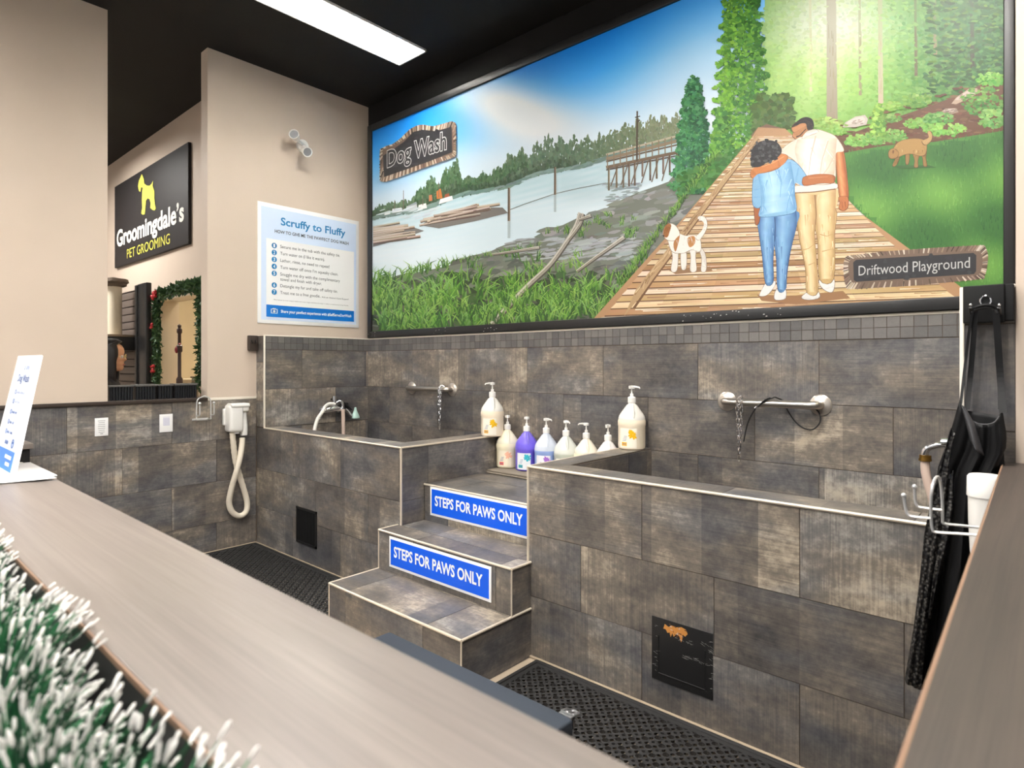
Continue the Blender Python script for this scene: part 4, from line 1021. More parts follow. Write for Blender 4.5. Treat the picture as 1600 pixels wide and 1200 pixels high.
for _ in range(16):
    x, z = cx+U(-0.065, 0.02), z0+U(0.195, 0.236); l, h = U(0.004, 0.012), U(0.0015, 0.004); mp.quadface([(x, FRONT-0.0047, z), (x+l, FRONT-0.0047, z-U(0, 0.003)), (x+l*0.9, FRONT-0.0047, z+h), (x+l*0.2, FRONT-0.0047, z+h)], random.choice((2, 3)))
for _ in range(60):
    x, z = random.choice([(x0+U(0.002, 0.022), U(z0+0.03, z1-0.02)), (x1-U(0.002, 0.016), U(z0+0.02, z1-0.03)), (U(x0+0.06, x1-0.01), z1-U(0.04, 0.07)), (U(x0+0.1, x1-0.03), z0+0.13+U(-0.006, 0.006))]); a_ = U(-0.5, 0.3); l = U(0.004, 0.022); w = 0.0009
    mp.quadface([(x, FRONT-0.0047, z), (x+l*math.cos(a_), FRONT-0.0047, z+l*math.sin(a_)), (x+l*math.cos(a_), FRONT-0.0047, z+l*math.sin(a_)+w*0.5), (x, FRONT-0.0047, z+w)], 2)
part(mp, 'plate', [BLACK, mat('worn orange plywood', (196, 132, 62), 0.8), mat('pale scratches', (186, 184, 180), 0.7), mat('dark worn wood', (110, 72, 40), 0.8)], t)

# twin-head lamp on the beige wall
c = onX(470, 226, XL); t = thing('security_light', 'white twin-head emergency light high on the beige wall', 'emergency light', (XL, c.y, c.z))
mb = MB(); mb.lathe([(0.0001, 0.0), (0.052, 0.0), (0.05, 0.022), (0.03, 0.03), (0.0001, 0.03)], (XL, c.y+0.01, c.z-0.01), 24, axis='x'); part(mb, 'base', WHITEP, t)
def spothead(p, d):
    d = Vector(d).normalized(); rot = d.to_track_quat('Z', 'Y').to_matrix().to_4x4(); M = Matrix.Translation(p) @ rot
    mb = MB(); mb.lathe([(0.0001, -0.05), (0.022, -0.048), (0.030, -0.03), (0.038, 0.025), (0.040, 0.038), (0.035, 0.039), (0.031, 0.03)], (0, 0, 0), 20)
    mb.v = [tuple(M @ Vector(v)) for v in mb.v]; h = part(mb, 'lamp_head', WHITEP, t)
    mb = MB(); mb.lathe([(0.0001, 0.028), (0.033, 0.030), (0.0325, 0.032), (0.0001, 0.036)], (0, 0, 0), 20); mb.v = [tuple(M @ Vector(v)) for v in mb.v]
    mb.build('lens', mat('grey lens', (150, 152, 156), 0.15), h)
ph1 = onX(461, 213, XL+0.10); ph2 = onX(478, 236, XL+0.11)
spothead(ph1, (0.72, -0.66, 0.1)); spothead(ph2, (0.85, -0.1, -0.45))
mb = MB(); b0 = Vector((XL+0.03, c.y+0.01, c.z-0.01)); mb.tube([b0, ph1-Vector((0.04, -0.03, 0))], 0.016, 10); mb.tube([b0, ph2-Vector((0.04, 0, 0))], 0.016, 10); part(mb, 'swivel_arms', WHITEP, t)

# black bracket with hooks at the end of the faucet wall
c = onX(405, 537, XL+0.02); t = thing('hook_block', 'small black hook block at the tiled edge under the poster', 'hook', (XL, 2.16, 1.49))
mb = MB(); mb.rbox(XL, XL+0.04, 2.145, 2.212, 1.49, 1.605, 0.004); part(mb, 'block', DBROWN, t)
mb = MB()
for dy in (-0.014, 0.014): mb.tube(smooth_path([(XL+0.04, 2.175+dy, 1.56), (XL+0.06, 2.172+dy, 1.545), (XL+0.075, 2.165+dy, 1.55), (XL+0.08, 2.155+dy, 1.57)], 4), 0.004, 8)
part(mb, 'hooks', BLACK, t)

# cards on the dryer wall
def card(label, y0, y1, z0, z1, kind):
    t = thing('wall_card', label, 'card', (XL, (y0+y1)/2, z0))
    mb = MB(); mb.rbox(XL, XL+0.004, y0, y1, z0, z1, 0.001); part(mb, 'card', PAPER, t)
    mb = MB(); h = z1-z0
    if kind:
        for i in range(7): z = z1-h*(0.16+0.105*i); w = (y1-y0)*U(0.22, 0.3); cy = (y0+y1)/2; mb.box(XL+0.004, XL+0.0046, cy-w, cy+w, z-0.0016, z+0.0016)
        mb.box(XL+0.004, XL+0.0046, cy-0.008, cy+0.008, z0+h*0.1, z0+h*0.14)
        part(mb, 'printed_lines', mat('grey print', (150, 150, 152), 0.6), t)
    else:
        mb.box(XL+0.004, XL+0.0046, y0+0.022, y1-0.02, z0+h*0.36, z1-h*0.2); mb.box(XL+0.004, XL+0.0046, y0+0.02, y1-0.018, z1-h*0.17, z1-h*0.14)
        part(mb, 'printed_panel', mat('pale lilac print', (212, 212, 226), 0.6), t)
card('white printed card on the tiled wall nearest the counter sign', 1.150, 1.225, 0.919, 1.036, True)
card('white card with a pale square on the tiled wall next to the wire hooks', 1.531, 1.615, 0.912, 1.037, False)

# wire hooks for the dryers: two prongs and a standing loop between them
def wire_hooks(label, base, out, along, reach, s=1.0):
    t = thing('wire_hook', label, 'hook', base); b, o, a = Vector(base), Vector(out), Vector(along)
    def q(x, y, z): return b+o*(x*reach)+a*(y*s)+ZZ*(z*s)
    mb = MB()
    for d in (-0.028, 0.028):
        mb.tube(smooth_path([q(0.0, d, 0.0), q(0.5, d, 0.002), q(0.52, d, 0.006)], 4)+smooth_path([q(0.52, d, 0.006), q(0.53, d, 0.05), q(0.56, d*0.85, 0.085), q(0.60, 0, 0.098)], 5), 0.0022*s+0.0004, 8)
    part(mb, 'support_loop', WIRE, t)
    for d in (-0.028, 0.028):
        mb = MB(); mb.tube(smooth_path([q(0.54, d, 0.018), q(0.8, d, 0.02), q(0.95, d, 0.022), q(1.0, d, 0.03), q(1.0, d, 0.066)], 5), 0.0022*s+0.0004, 8)
        mb.ball(q(1.0, d, 0.07), 0.0058*s, 10); part(mb, 'prong', WIRE, t)
    mb = MB(); mb.rbox(*sorted((b.x, b.x+o.x*0.004)), b.y-0.032*s, b.y+0.032*s, b.z-0.005*s, b.z+0.005*s, 0.0015); part(mb, 'mount', WIRE, t)
wire_hooks('chrome wire hook pair on the tiled wall beside the white hair dryer', (XL, 1.80, 0.985), (1, 0, 0), (0, 1, 0), 0.12, 1.75)

# hand dryers with looped hoses
def dryer(label, mirror=None):
    t = thing('hair_dryer', label, 'hair dryer', (XL, 2.04, 0.88))
    y0, y1 = 1.968, 2.075; z0, z1 = 0.880, 1.085
    mb = MB(); mb.rbox(XL, XL+0.105, y0, y1, z0, z1, 0.022, seg=4); mb.rbox(XL, XL+0.03, y0-0.014, y1, z0+0.05, z1-0.03, 0.008)
    b = part(mb, 'body', WHITEP, t)
    mb = MB(); mb.rbox(XL+0.02, XL+0.11, y0+0.01, 2.118, z1-0.022, z1+0.008, 0.010); mb.build('top_cover', WHITEP, b)
    mb = MB(); mb.rbox(XL+0.03, XL+0.10, 2.066, 2.116, z1-0.055, z1-0.010, 0.012); part(mb, 'cradle', WHITEP, t)
    mb = MB(); cx, cy = XL+0.06, 2.092
    mb.lathe([(0.0001, z1-0.03), (0.017, z1-0.03), (0.019, z1-0.09), (0.024, z1-0.15), (0.026, z1-0.19), (0.024, z1-0.235), (0.0001, z1-0.235)], (cx, cy, 0), 20); part(mb, 'nozzle', WHITEP, t)
    mb = MB(); mb.lathe([(0.0001, z0+0.01), (0.026, z0+0.01), (0.026, z0-0.012), (0.0001, z0-0.012)], (XL+0.06, 2.03, 0), 20); part(mb, 'hose_socket', WHITEP, t)
    pp = [(363, 676, .06), (365, 697, .06), (368, 720, .045), (374, 742, .035), (381, 765, .035), (386, 785, .04), (384, 800, .045), (374, 806, .045), (363, 800, .045), (358, 785, .045), (362, 762, .06), (369, 738, .085), (375, 715, .085), (378, 695, .07), (378.5, 684, .06)]
    path = smooth_path([onX(px, py, XL+o) for px, py, o in pp], 10); rad = [0.0205+0.0012*math.sin(i*1.9) if i < 40 else 0.0205 for i in range(len(path))]
    mb = MB(); mb.tube(path, rad, 14); part(mb, 'hose', HOSEM, t)
    return t
dr = dryer('white wall hair dryer with looped cream hose on the tiled wall by the corner tub')

# faucet of the corner tub
def faucet(label, org, out, along):
    t = thing('faucet', label, 'faucet', org); b, o, a = Vector(org), Vector(out), Vector(along)
    def q(x, y, z): return b+o*x+a*y+ZZ*z
    mb = MB()
    for d in (-0.075, 0.075): mb = MB(); mb.tube([q(0, d, 0), q(0.012, d, 0)], 0.03, 18); mb.tube([q(0.01, d, 0), q(0.055, d*0.95, 0)], 0.014, 12); part(mb, 'wall_flange', CHROME, t)
    mb = MB(); mb.tube(smooth_path([q(0.06, -0.11, -0.01), q(0.065, -0.06, 0.0), q(0.07, 0, 0.008), q(0.065, 0.06, 0.0), q(0.06, 0.11, -0.012)], 5), [0.012, 0.014, 0.017, 0.02, 0.021, 0.022, 0.023, 0.024, 0.024, 0.024, 0.024, 0.023, 0.022, 0.021, 0.02, 0.019, 0.018, 0.016, 0.014, 0.013, 0.012], 14)
    body = part(mb, 'body', CHROME, t)
    mb = MB(); mb.tube([q(0.07, 0, 0.02), q(0.07, 0, 0.085)], 0.014, 14); mb.tube([q(0.07, 0, 0.08), q(0.07, 0, 0.112)], 0.021, 16); part(mb, 'diverter', CHROME, t)
    mb = MB(); mb.tube(smooth_path([q(0.07, 0.01, 0.05), q(0.08, 0.04, 0.07), q(0.09, 0.06, 0.055), q(0.09, 0.065, 0.02), q(0.09, 0.065, -0.01)], 6), 0.011, 12); part(mb, 'spout', CHROME, t)
    for d in (-1, 1):
        mb = MB(); mb.tube(smooth_path([q(0.06, d*0.105, -0.005), q(0.075, d*0.13, -0.03), q(0.09, d*0.15, -0.07)], 5), [0.018, 0.017, 0.016, 0.015, 0.014, 0.013, 0.013, 0.013, 0.013, 0.012, 0.011], 12); part(mb, 'handle', CHROME, t)
    return t, q
fo = onX(523, 640, XF+0.07); ft, fq = faucet('chrome tub faucet with white hose on the tiled wall of the corner tub', (XF, fo.y, fo.z), (1, 0, 0), (0, 1, 0))
mb = MB(); mb.tube([fq(0.05, -0.02, 0.085), fq(0.05, 0.055, 0.075), fq(0.06, 0.11, 0.04), fq(0.07, 0.16, -0.01)], 0.009, 10); mb.rbox(XF+0.0, XF+0.05, fo.y+0.09, fo.y+0.15, fo.z-0.02, fo.z+0.05, 0.01); part(mb, 'sprayer_cradle', BLACK, ft, 'black sprayer cradle')
mb = MB(); c = fq(0.09, 0.185, -0.035); mb.lathe([(0.0001, 0.045), (0.008, 0.045), (0.012, 0.02), (0.022, -0.005), (0.033, -0.03), (0.034, -0.045), (0.0001, -0.047)], c, 20); part(mb, 'sprayer', mat('pale green plastic', (170, 200, 190), 0.3), ft, 'pale green spray head')
mb = MB(); mb.tube(smooth_path([fq(0.075, -0.10, 0.01), fq(0.10, -0.14, -0.02), fq(0.12, -0.19, -0.07), fq(0.14, -0.23, -0.17), fq(0.15, -0.25, -0.32)], 8), 0.014, 12); mb.tube(smooth_path([fq(0.075, 0.0, 0.045), fq(0.07, -0.05, 0.05), fq(0.075, -0.09, 0.03), fq(0.08, -0.11, 0.0)], 8), 0.013, 12)
part(mb, 'water_hose', mat('white braided hose', (226, 222, 214), 0.45), ft)
mb = MB(); mb.tube(smooth_path([fq(0.09, 0.065, 0.0), fq(0.092, 0.067, -0.1), fq(0.095, 0.067, -0.34)], 6), 0.015, 12); part(mb, 'drain_hose', mat('pinkish clear hose', (206, 184, 170), 0.35), ft)

# grab bars with chains
def grab_bar(label, x0, x1, z):
    t = thing('grab_bar', label, 'grab bar', ((x0+x1)/2, BACK, z)); y = BACK-0.062
    mb = MB(); mb.tube(smooth_path([(x0, BACK-0.008, z), (x0, BACK-0.035, z), (x0+0.008, y+0.008, z), (x0+0.035, y, z)], 5)+smooth_path([(x1-0.035, y, z), (x1-0.008, y+0.008, z), (x1, BACK-0.035, z), (x1, BACK-0.008, z)], 5), 0.0195, 16); part(mb, 'rail', STEEL, t)
    for x in (x0, x1):
        mb = MB(); mb.lathe([(0.0001, -0.016), (0.040, -0.016), (0.050, -0.008), (0.050, -0.0032), (0.0001, -0.0032)], (x, BACK, z), 28, axis='y'); part(mb, 'wall_flange', mat('polished steel flange', (214, 206, 196), 0.28, 0.8), t)
def chain(label, cx, y, ztop, n, double=True):
    t = thing('tether_chain', label, 'chain', (cx, y, ztop)); mb = MB(); L = 0.030
    def link(c, ax, tilt):
        pts = []
        for k in range(12):
            a = 2*PI*k/12; u = math.cos(a)*0.0075; w = math.sin(a)*L*0.62; pts.append(Vector(c)+Vector(ax)*u+ZZ*w+XX*w*tilt)
        mb.tube(pts, 0.0024, 6, closed=True)
    for s in ((-0.012, 0.012) if double else (0,)):
        for k in range(n):
            z = ztop-k*L; f = k/max(1, n-1); link((cx+s*(1-f*0.9), y, z), (1, 0, 0) if k % 2 else (0, 1, 0), 0)
    for k in range(5):
        a = PI*(k+0.5)/5; link((cx-math.cos(a)*0.003, y+0.022-math.cos(a)*0.024, ztop+0.005+math.sin(a)*0.018), (1, 0, 0), 0)
    part(mb, 'links', CHROME, t)
    mb = MB(); z = ztop-n*L
    pts = [(cx+0.006*math.cos(a), y, z-0.005+0.016*math.sin(a)) for a in [2*PI*k/14 for k in range(14)]]; mb.tube(pts, 0.0026, 6, closed=True); mb.ball((cx, y, z+0.013), 0.005, 8); part(mb, 'snap_hook', STEEL, t)
b0, b1 = onY(640, 607, BACK-0.03), onY(703, 608, BACK-0.03); grab_bar('short steel grab bar above the corner tub', b0.x, b1.x, 1.193)
c = onY(687, 610, BACK-0.085); chain('thin dog tether chain hanging from the short bar over the corner tub', c.x, BACK-0.085, 1.185, 9)
b0, b1 = onY(1133, 626, BACK-0.03), onY(1280, 630, BACK-0.03); grab_bar('longer steel grab bar above the tub by the apron', b0.x, b1.x, 1.190)
c = onY(1155, 630, BACK-0.085); chain('heavy dog tether chain hanging from the longer bar', c.x, BACK-0.085, 1.185, 9)
t = thing('tether_cable', 'black coated tether cable looped over the longer grab bar', 'cable', (b1.x-0.2, BACK-0.06, 1.19))
mb = MB(); yk = BACK-0.083
mb.tube(smooth_path([onY(1162, 690, yk), onY(1168, 662, yk), onY(1178, 642, yk), onY(1192, 629, yk), onY(1206, 622.5, yk+0.004), onY(1212, 621, yk+0.01), onY(1225, 628, BACK-0.02), onY(1231, 642, BACK-0.02), onY(1242, 658, BACK-0.025), onY(1256, 669, BACK-0.03), onY(1270, 671, BACK-0.03), onY(1281, 660, BACK-0.025), onY(1280, 646, BACK-0.02), onY(1272, 637, BACK-0.015)], 8), 0.0034, 8)
mb.tube(smooth_path([onY(1184, 636, yk-0.004), onY(1194, 626, yk-0.004), onY(1204, 621, yk)], 6), 0.0034, 8)
part(mb, 'cable', BLACK, t)
mb = MB(); a, b = onY(1180, 638, yk), onY(1183, 635, yk); mb.tube([a, b], 0.0065, 10); part(mb, 'crimp_sleeve', CHROME, t)

# ------------------------------------------------------------------ shampoo gallons
CLEAR = mat('milky translucent plastic', (240, 238, 232), 0.25, Transmission_Weight=0.0, Subsurface_Weight=0.0)
def bottle_mat(name, rgb): return mat(name, rgb, 0.28, spec=0.4)
BPROF = [(0.0001, 0.0), (0.066, 0.0), (0.074, 0.006), (0.0765, 0.02), (0.0765, 0.130), (0.0785, 0.135), (0.0785, 0.158), (0.0765, 0.163), (0.0758, 0.174), (0.0715, 0.188), (0.062, 0.204), (0.030, 0.248), (0.0215, 0.255), (0.0195, 0.262), (0.0195, 0.27)]
def bottle(x, y, z, label, liquid, fill, spec, turn=0.0, s=1.0, lab=True):
    """gallon pump bottle; spec = (label ground, flower colour, badge colour) ; turn = direction of the spout"""
    t = thing('shampoo_bottle', label, 'shampoo bottle', (x, y, z), 'gallon shampoo bottles')
    c = (x, y, z); A0 = math.atan2(-y, -x)                     # labels face the room
    lo = [p for p in BPROF if p[1] < fill]; hi = [p for p in BPROF if p[1] > fill]
    def rad(h):
        for (r0, h0), (r1, h1) in zip(BPROF[:-1], BPROF[1:]):
            if h0 <= h <= h1 and h1 > h0: return r0+(r1-r0)*(h-h0)/(h1-h0)
        return 0.0765
    S = lambda prof: [(r*s, h*s) for r, h in prof]
    mb = MB(); mb.lathe(S(lo+[(rad(fill), fill)]), c, 32, 0); mb.lathe(S([(rad(fill), fill)]+hi), c, 32, 1)
    up = mat('empty shoulder of '+liquid[0], mixc(liquid[1], (226, 226, 222), liquid[2]), 0.22)
    part(mb, 'body', [bottle_mat(liquid[0], liquid[1]), up], t)
    mb = MB(); ax = Vector((math.cos(A0+0.15), math.sin(A0+0.15), 0))
    mb.tube(smooth_path([Vector(c)+ax*0.066*s+ZZ*0.172*s, Vector(c)+ax*0.066*s+ZZ*0.19*s, Vector(c)+ax*0.055*s+ZZ*0.222*s, Vector(c)+ax*0.03*s+ZZ*0.25*s], 5), 0.0085*s, 10); part(mb, 'grip', up, t)
    mb = MB(); mb.lathe(S([(0.0001, 0.262), (0.0225, 0.262), (0.0225, 0.292), (0.018, 0.296), (0.0105, 0.298), (0.0095, 0.314), (0.0001, 0.314)]), c, 20); part(mb, 'collar', WHITEP, t)
    mb = MB(); mb.lathe(S([(0.0001, 0.31), (0.0045, 0.31), (0.0045, 0.345), (0.0001, 0.345)]), c, 12); part(mb, 'stem', WHITEP, t)
    mb = MB(); mb.lathe(S([(0.0001, 0.342), (0.016, 0.342), (0.018, 0.347), (0.017, 0.358), (0.0001, 0.361)]), c, 16)
    d = Vector((math.cos(turn), math.sin(turn), 0)); e = Vector(c)+ZZ*0.353*s; mb.tube([e, e+d*0.03*s, e+d*0.05*s-ZZ*0.002, e+d*0.056*s-ZZ*0.009*s], [0.0075*s, 0.006*s, 0.0045*s, 0.004*s], 10); part(mb, 'pump_head', WHITEP, t)
    if lab:
        r = 0.0772*s
        def arc(mb, a0, a1, h0, h1, rr, mi=0, n=14):
            for i in range(n):
                p = [(A0+a0+(a1-a0)*(i+k)/n) for k in (0, 1)]
                mb.quadface([(x+rr*math.cos(p[0]), y+rr*math.sin(p[0]), z+h0*s), (x+rr*math.cos(p[1]), y+rr*math.sin(p[1]), z+h0*s), (x+rr*math.cos(p[1]), y+rr*math.sin(p[1]), z+h1*s), (x+rr*math.cos(p[0]), y+rr*math.sin(p[0]), z+h1*s)], mi, smooth=True)
        mb = MB(); arc(mb, -0.95, 0.35, 0.012, 0.122, r); lo_ = part(mb, 'label', mat('bottle label '+liquid[0], spec[0], 0.4), t)
        mb = MB()
        def petal(ca, ch, rr):                              # a splash of soft petals
            for k in range(9):
                a = 2*PI*k/9+U(-0.2, 0.2); l = rr*U(0.7, 1.15); pts = []
                for j in range(8):
                    b = 2*PI*j/8; ex, ey = l*0.55+l*0.5*math.cos(b), l*0.22*math.sin(b); pa = ca+(ex*math.cos(a)-ey*math.sin(a))/0.0765; hh = ch+ex*math.sin(a)+ey*math.cos(a); q = A0+pa
                    pts.append((x+(r+0.0006+k*2e-5)*math.cos(q), y+(r+0.0006+k*2e-5)*math.sin(q), z+hh*s))
                mb.quadface(pts, smooth=True)
        petal(0.08, 0.088, 0.026); petal(-0.06, 0.104, 0.015); mb.build('flower_print', mat('flower print %d' % (sum(spec[1])), spec[1], 0.4), lo_)
        mb = MB(); arc(mb, -0.78, -0.36, 0.024, 0.044, r+0.0005, n=6); mb.build('badge_print', mat('badge print %d' % (sum(spec[2])), spec[2], 0.4), lo_)
        mb = MB()
        for k in range(4): arc(mb, -0.72+0.05*k, -0.42+0.03*k, 0.052+0.008*k, 0.0545+0.008*k, r+0.0005, n=5)
        for a in (-0.7, -0.62, -0.54, -0.46): arc(mb, a, a+0.05, 0.031, 0.037, r+0.0009, n=2)
        mb.build('small_print', mat('small blue print', (110, 128, 168), 0.5), lo_)
CRM = ('cream shampoo', (242, 228, 204), 0.75)
bottle(-2.835, 2.985, RIM, 'cream gallon pump bottle standing on the rim of the corner tub', CRM, 0.168, ((246, 238, 222), (240, 190, 20), (236, 176, 24)), -1.9)
bottle(-1.805, 3.055, RIM, 'cream gallon pump bottle on the tub rim at the far end of the bottle row', CRM, 0.168, ((246, 238, 222), (244, 190, 20), (240, 178, 20)), -0.1)
rowspec = [(793, 'pale yellow bottle with coral label print, first in the row on the top step', ('straw yellow shampoo', (242, 232, 200), 0.3), 0.168, ((240, 230, 206), (240, 182, 150), (228, 96, 80)), -0.8),
           (823, 'violet-filled bottle with teal flower label on the top step', ('violet shampoo', (112, 96, 214), 0.15), 0.225, ((236, 238, 242), (60, 190, 206), (40, 160, 170)), -0.8),
           (853.5, 'light blue bottle with purple flower label on the top step', ('light blue shampoo', (150, 174, 228), 0.7), 0.15, ((234, 232, 238), (164, 110, 204), (150, 110, 200)), -0.2),
           (884.5, 'clear grey bottle with green flower label on the top step', ('clear shampoo', (196, 202, 188), 0.55), 0.15, ((238, 240, 230), (130, 214, 60), (110, 196, 60)), -0.5),
           (916, 'cream bottle without visible label, pump spout turned toward the corner tub', ('ivory shampoo', (238, 226, 196), 0.4), 0.168, ((238, 228, 204), (238, 220, 190), (232, 214, 180)), 3.3),
           (950, 'pinkish white bottle last in the row, half hidden by the tub rim', ('pale pink shampoo', (238, 224, 222), 0.5), 0.168, ((238, 224, 222), (232, 214, 210), (228, 206, 204)), -1.2)]
for k, (px, lb, liq, fl, sp, tn) in enumerate(rowspec):
    X = onY(px, 660, 3.045).x; bottle(X, 3.045, 0.695 if k < 3 else 0.69, lb, liq, fl, sp, tn, 0.965 if k < 4 else 0.95, lab=k < 4)
t = thing('folded_towel', 'folded grey-brown towel under the bottles on the top step', 'towel', (-2.4, 2.95, 0.668))
mb = MB()
for k in range(2): mb.rbox(-2.79+k*0.01, -1.90, 2.88+k*0.005, 3.12, 0.669+k*0.0125, 0.6815+k*0.0125, 0.006)
mb.tube([(-2.79, 2.89, 0.6815), (-2.79, 3.1, 0.6815)], 0.0125, 12)
part(mb, 'towel', mat('grey brown towelling', (128, 118, 104), 0.95), t)

# ------------------------------------------------------------------ floor mats and the low chest
def mat_holes(name, label, x0, x1, y0, y1, pitch, hole):
    """rubber mat with real round holes: each cell is a ring of faces around a hole"""
    t = thing(name, label, 'floor mat', ((x0+x1)/2, (y0+y1)/2, 0), 'black rubber floor mats')
    e = 0.045; th = 0.014; nx = int((x1-x0-2*e)/pitch); ny = int((y1-y0-2*e)/pitch); px, py = (x1-x0-2*e)/nx, (y1-y0-2*e)/ny
    vs = []; fs = []; n = 8
    for j in range(ny):
        for i in range(nx):
            cx, cy = x0+e+(i+0.5)*px, y0+e+(j+0.5)*py; b = len(vs); r = hole if (i+j) % 2 == 0 else hole*0.55
            for k in range(n):
                a = 2*PI*(k+0.5)/n; s = 1/max(abs(math.cos(a)), abs(math.sin(a))); vs.append((cx+math.cos(a)*s*px/2, cy+math.sin(a)*s*py/2, th))
            for k in range(n): a = 2*PI*(k+0.5)/n; vs.append((cx+math.cos(a)*r, cy+math.sin(a)*r, th+0.0015))
            for k in range(n): a = 2*PI*(k+0.5)/n; vs.append((cx+math.cos(a)*r, cy+math.sin(a)*r, 0.001))
            for k in range(n):
                q = (k+1) % n; fs += [(b+k, b+q, b+n+q, b+n+k), (b+n+k, b+n+q, b+2*n+q, b+2*n+k)]
    mb = MB(); mb.mesh(vs, fs, 0, False); part(mb, 'perforated_field', RUBBER, t)
    mb = MB()
    for d in ((x0, x1, y0, y0+e), (x0, x1, y1-e, y1), (x0, x0+e, y0+e, y1-e), (x1-e, x1, y0+e, y1-e)): mb.box(d[0], d[1], d[2], d[3], 0.001, th)
    mb.tube([(x0+0.02, y0+0.02, th), (x1-0.02, y0+0.02, th), (x1-0.02, y1-0.02, th), (x0+0.02, y1-0.02, th), (x0+0.02, y0+0.02, th)], 0.006, 8)
    part(mb, 'border', RUBBER, t)
mat_holes('rubber_mat', 'black perforated rubber mat in front of the corner tub', XL+0.03, -2.905, 1.05, FRONT-0.02, 0.030, 0.0105)
mat_holes('rubber_mat', 'black perforated rubber mat below the scratched access panel', -1.80, -0.24, 1.30, FRONT-0.022, 0.034, 0.0125)

NAVY = mat('slate blue vinyl', (48, 55, 66), 0.6)
zt = 0.50; a = onZ(609, 986, zt); b = onZ(905, 1116, zt)
t = thing('storage_chest', 'slate blue lidded chest standing in front of the steps', 'chest', ((a.x+b.x)/2, (0.45+a.y)/2, 0))
mb = MB(); mb.rbox(a.x+0.012, b.x-0.012, 0.462, a.y-0.012, 0.0, zt-0.045, 0.006); part(mb, 'box', NAVY, t)
mb = MB(); mb.rbox(a.x, b.x, 0.45, a.y, zt-0.05, zt, 0.008); part(mb, 'lid', NAVY, t)
mb = MB(); lx0, ly, w = b.x-0.022, a.y+0.004, 0.02
mb.rbox(lx0-w, lx0+w, ly-0.012, ly+0.003, zt-0.005, zt+0.003, 0.0012); 
LP = [(-1, 0, 0.002), (-0.95, 0.024, -0.004), (-0.4, 0.036, -0.008), (0.4, 0.036, -0.008), (0.95, 0.024, -0.004), (1, 0, 0.002)]
q = [Vector((lx0+p[0]*w, ly+p[1], zt+p[2])) for p in LP]
mb.tube(q+[q[0]], 0.0028, 8); mb.mesh([v-ZZ*0.001 for v in q]+[v-ZZ*0.003 for v in q], [(0, 5, 4, 3, 2, 1), (6, 7, 8, 9, 10, 11)], 0, False)
mb.box(lx0-w, lx0+w, ly-0.004, ly+0.002, zt-0.03, zt+0.002)
for dx, dy in ((-0.009, 0.010), (0.009, 0.010), (0.0, 0.023)): mb.ball((lx0+dx, ly+dy, zt-0.001), 0.0042, 10, sc=(1, 1, 0.6))
part(mb, 'latch', mat('dull steel', (138, 138, 140), 0.35, 0.8), t, 'steel latch')

# ------------------------------------------------------------------ counters
CT = 1.109
t = thing('counter', 'long taupe wood-look counter across the foreground with frosted garland', 'counter', (-1.1, 0.28, 0))
cx0 = onZ(31, 722, CT).x
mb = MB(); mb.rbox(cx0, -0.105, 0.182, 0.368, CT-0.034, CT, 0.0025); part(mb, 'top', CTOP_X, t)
mb = MB(); mb.box(cx0, -0.105, 0.1798, 0.1818, CT-0.007, CT-0.001); mb.box(cx0, -0.105, 0.3683, 0.3698, CT-0.012, CT-0.0035); mb.box(cx0, -0.105, 0.1803, 0.1818, CT-0.033, CT-0.007, 1)
part(mb, 'edge_band', [mat('brown edge band', (132, 104, 84), 0.5), mat('black laminate', (30, 29, 29), 0.5)], t)
mb = MB(); mb.box(cx0+0.03, -0.105, 0.215, 0.335, 0, CT-0.034); part(mb, 'base', mat('black laminate', (30, 29, 29), 0.5), t)
mb = MB(); mb.rbox(cx0+0.2, -0.3, -0.35, 0.214, 0.94, 0.965, 0.003); part(mb, 'work_shelf', mat('dark grey laminate', (60, 58, 58), 0.5), t)
t = thing('counter', 'taupe wood-look counter beside the hanging black apron', 'counter', (0.05, 1.3, 0))
xa, xb = onZ(1431.7, 1133, CT), onZ(1569, 721.5, CT)
mb = MB(); y0_, y1_ = 0.16, FRONT-0.004
def cxl(y): return xa.x+(xb.x-xa.x)*(y-xa.y)/(xb.y-xa.y)
for z0, z1 in ((CT-0.034, CT),):
    q0 = [(cxl(y0_), y0_), (cxl(y1_), y1_), (0.30, y1_), (0.30, y0_)]
    vs = [(x, y, z1) for x, y in q0]+[(x, y, z0) for x, y in q0]; mb.mesh(vs, [(3, 2, 1, 0), (4, 5, 6, 7), (0, 1, 5, 4), (1, 2, 6, 5), (2, 3, 7, 6), (3, 0, 4, 7)], 0, False)
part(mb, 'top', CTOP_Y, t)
mb = MB(); mb.tube([(cxl(y0_)-0.001, y0_, CT-0.003), (cxl(y1_)-0.001, y1_, CT-0.003)], 0.0035, 8); mb.box(cxl(y0_), cxl(y0_)+0.02, y0_, y0_+0.001, CT-0.03, CT-0.002)
part(mb, 'edge_band', mat('brown edge band', (116, 98, 86), 0.5), t)
mb = MB(); mb.box(-0.055, 0.27, y0_+0.03, y1_, 0, CT-0.034); part(mb, 'base', mat('black laminate', (30, 29, 29), 0.5), t)

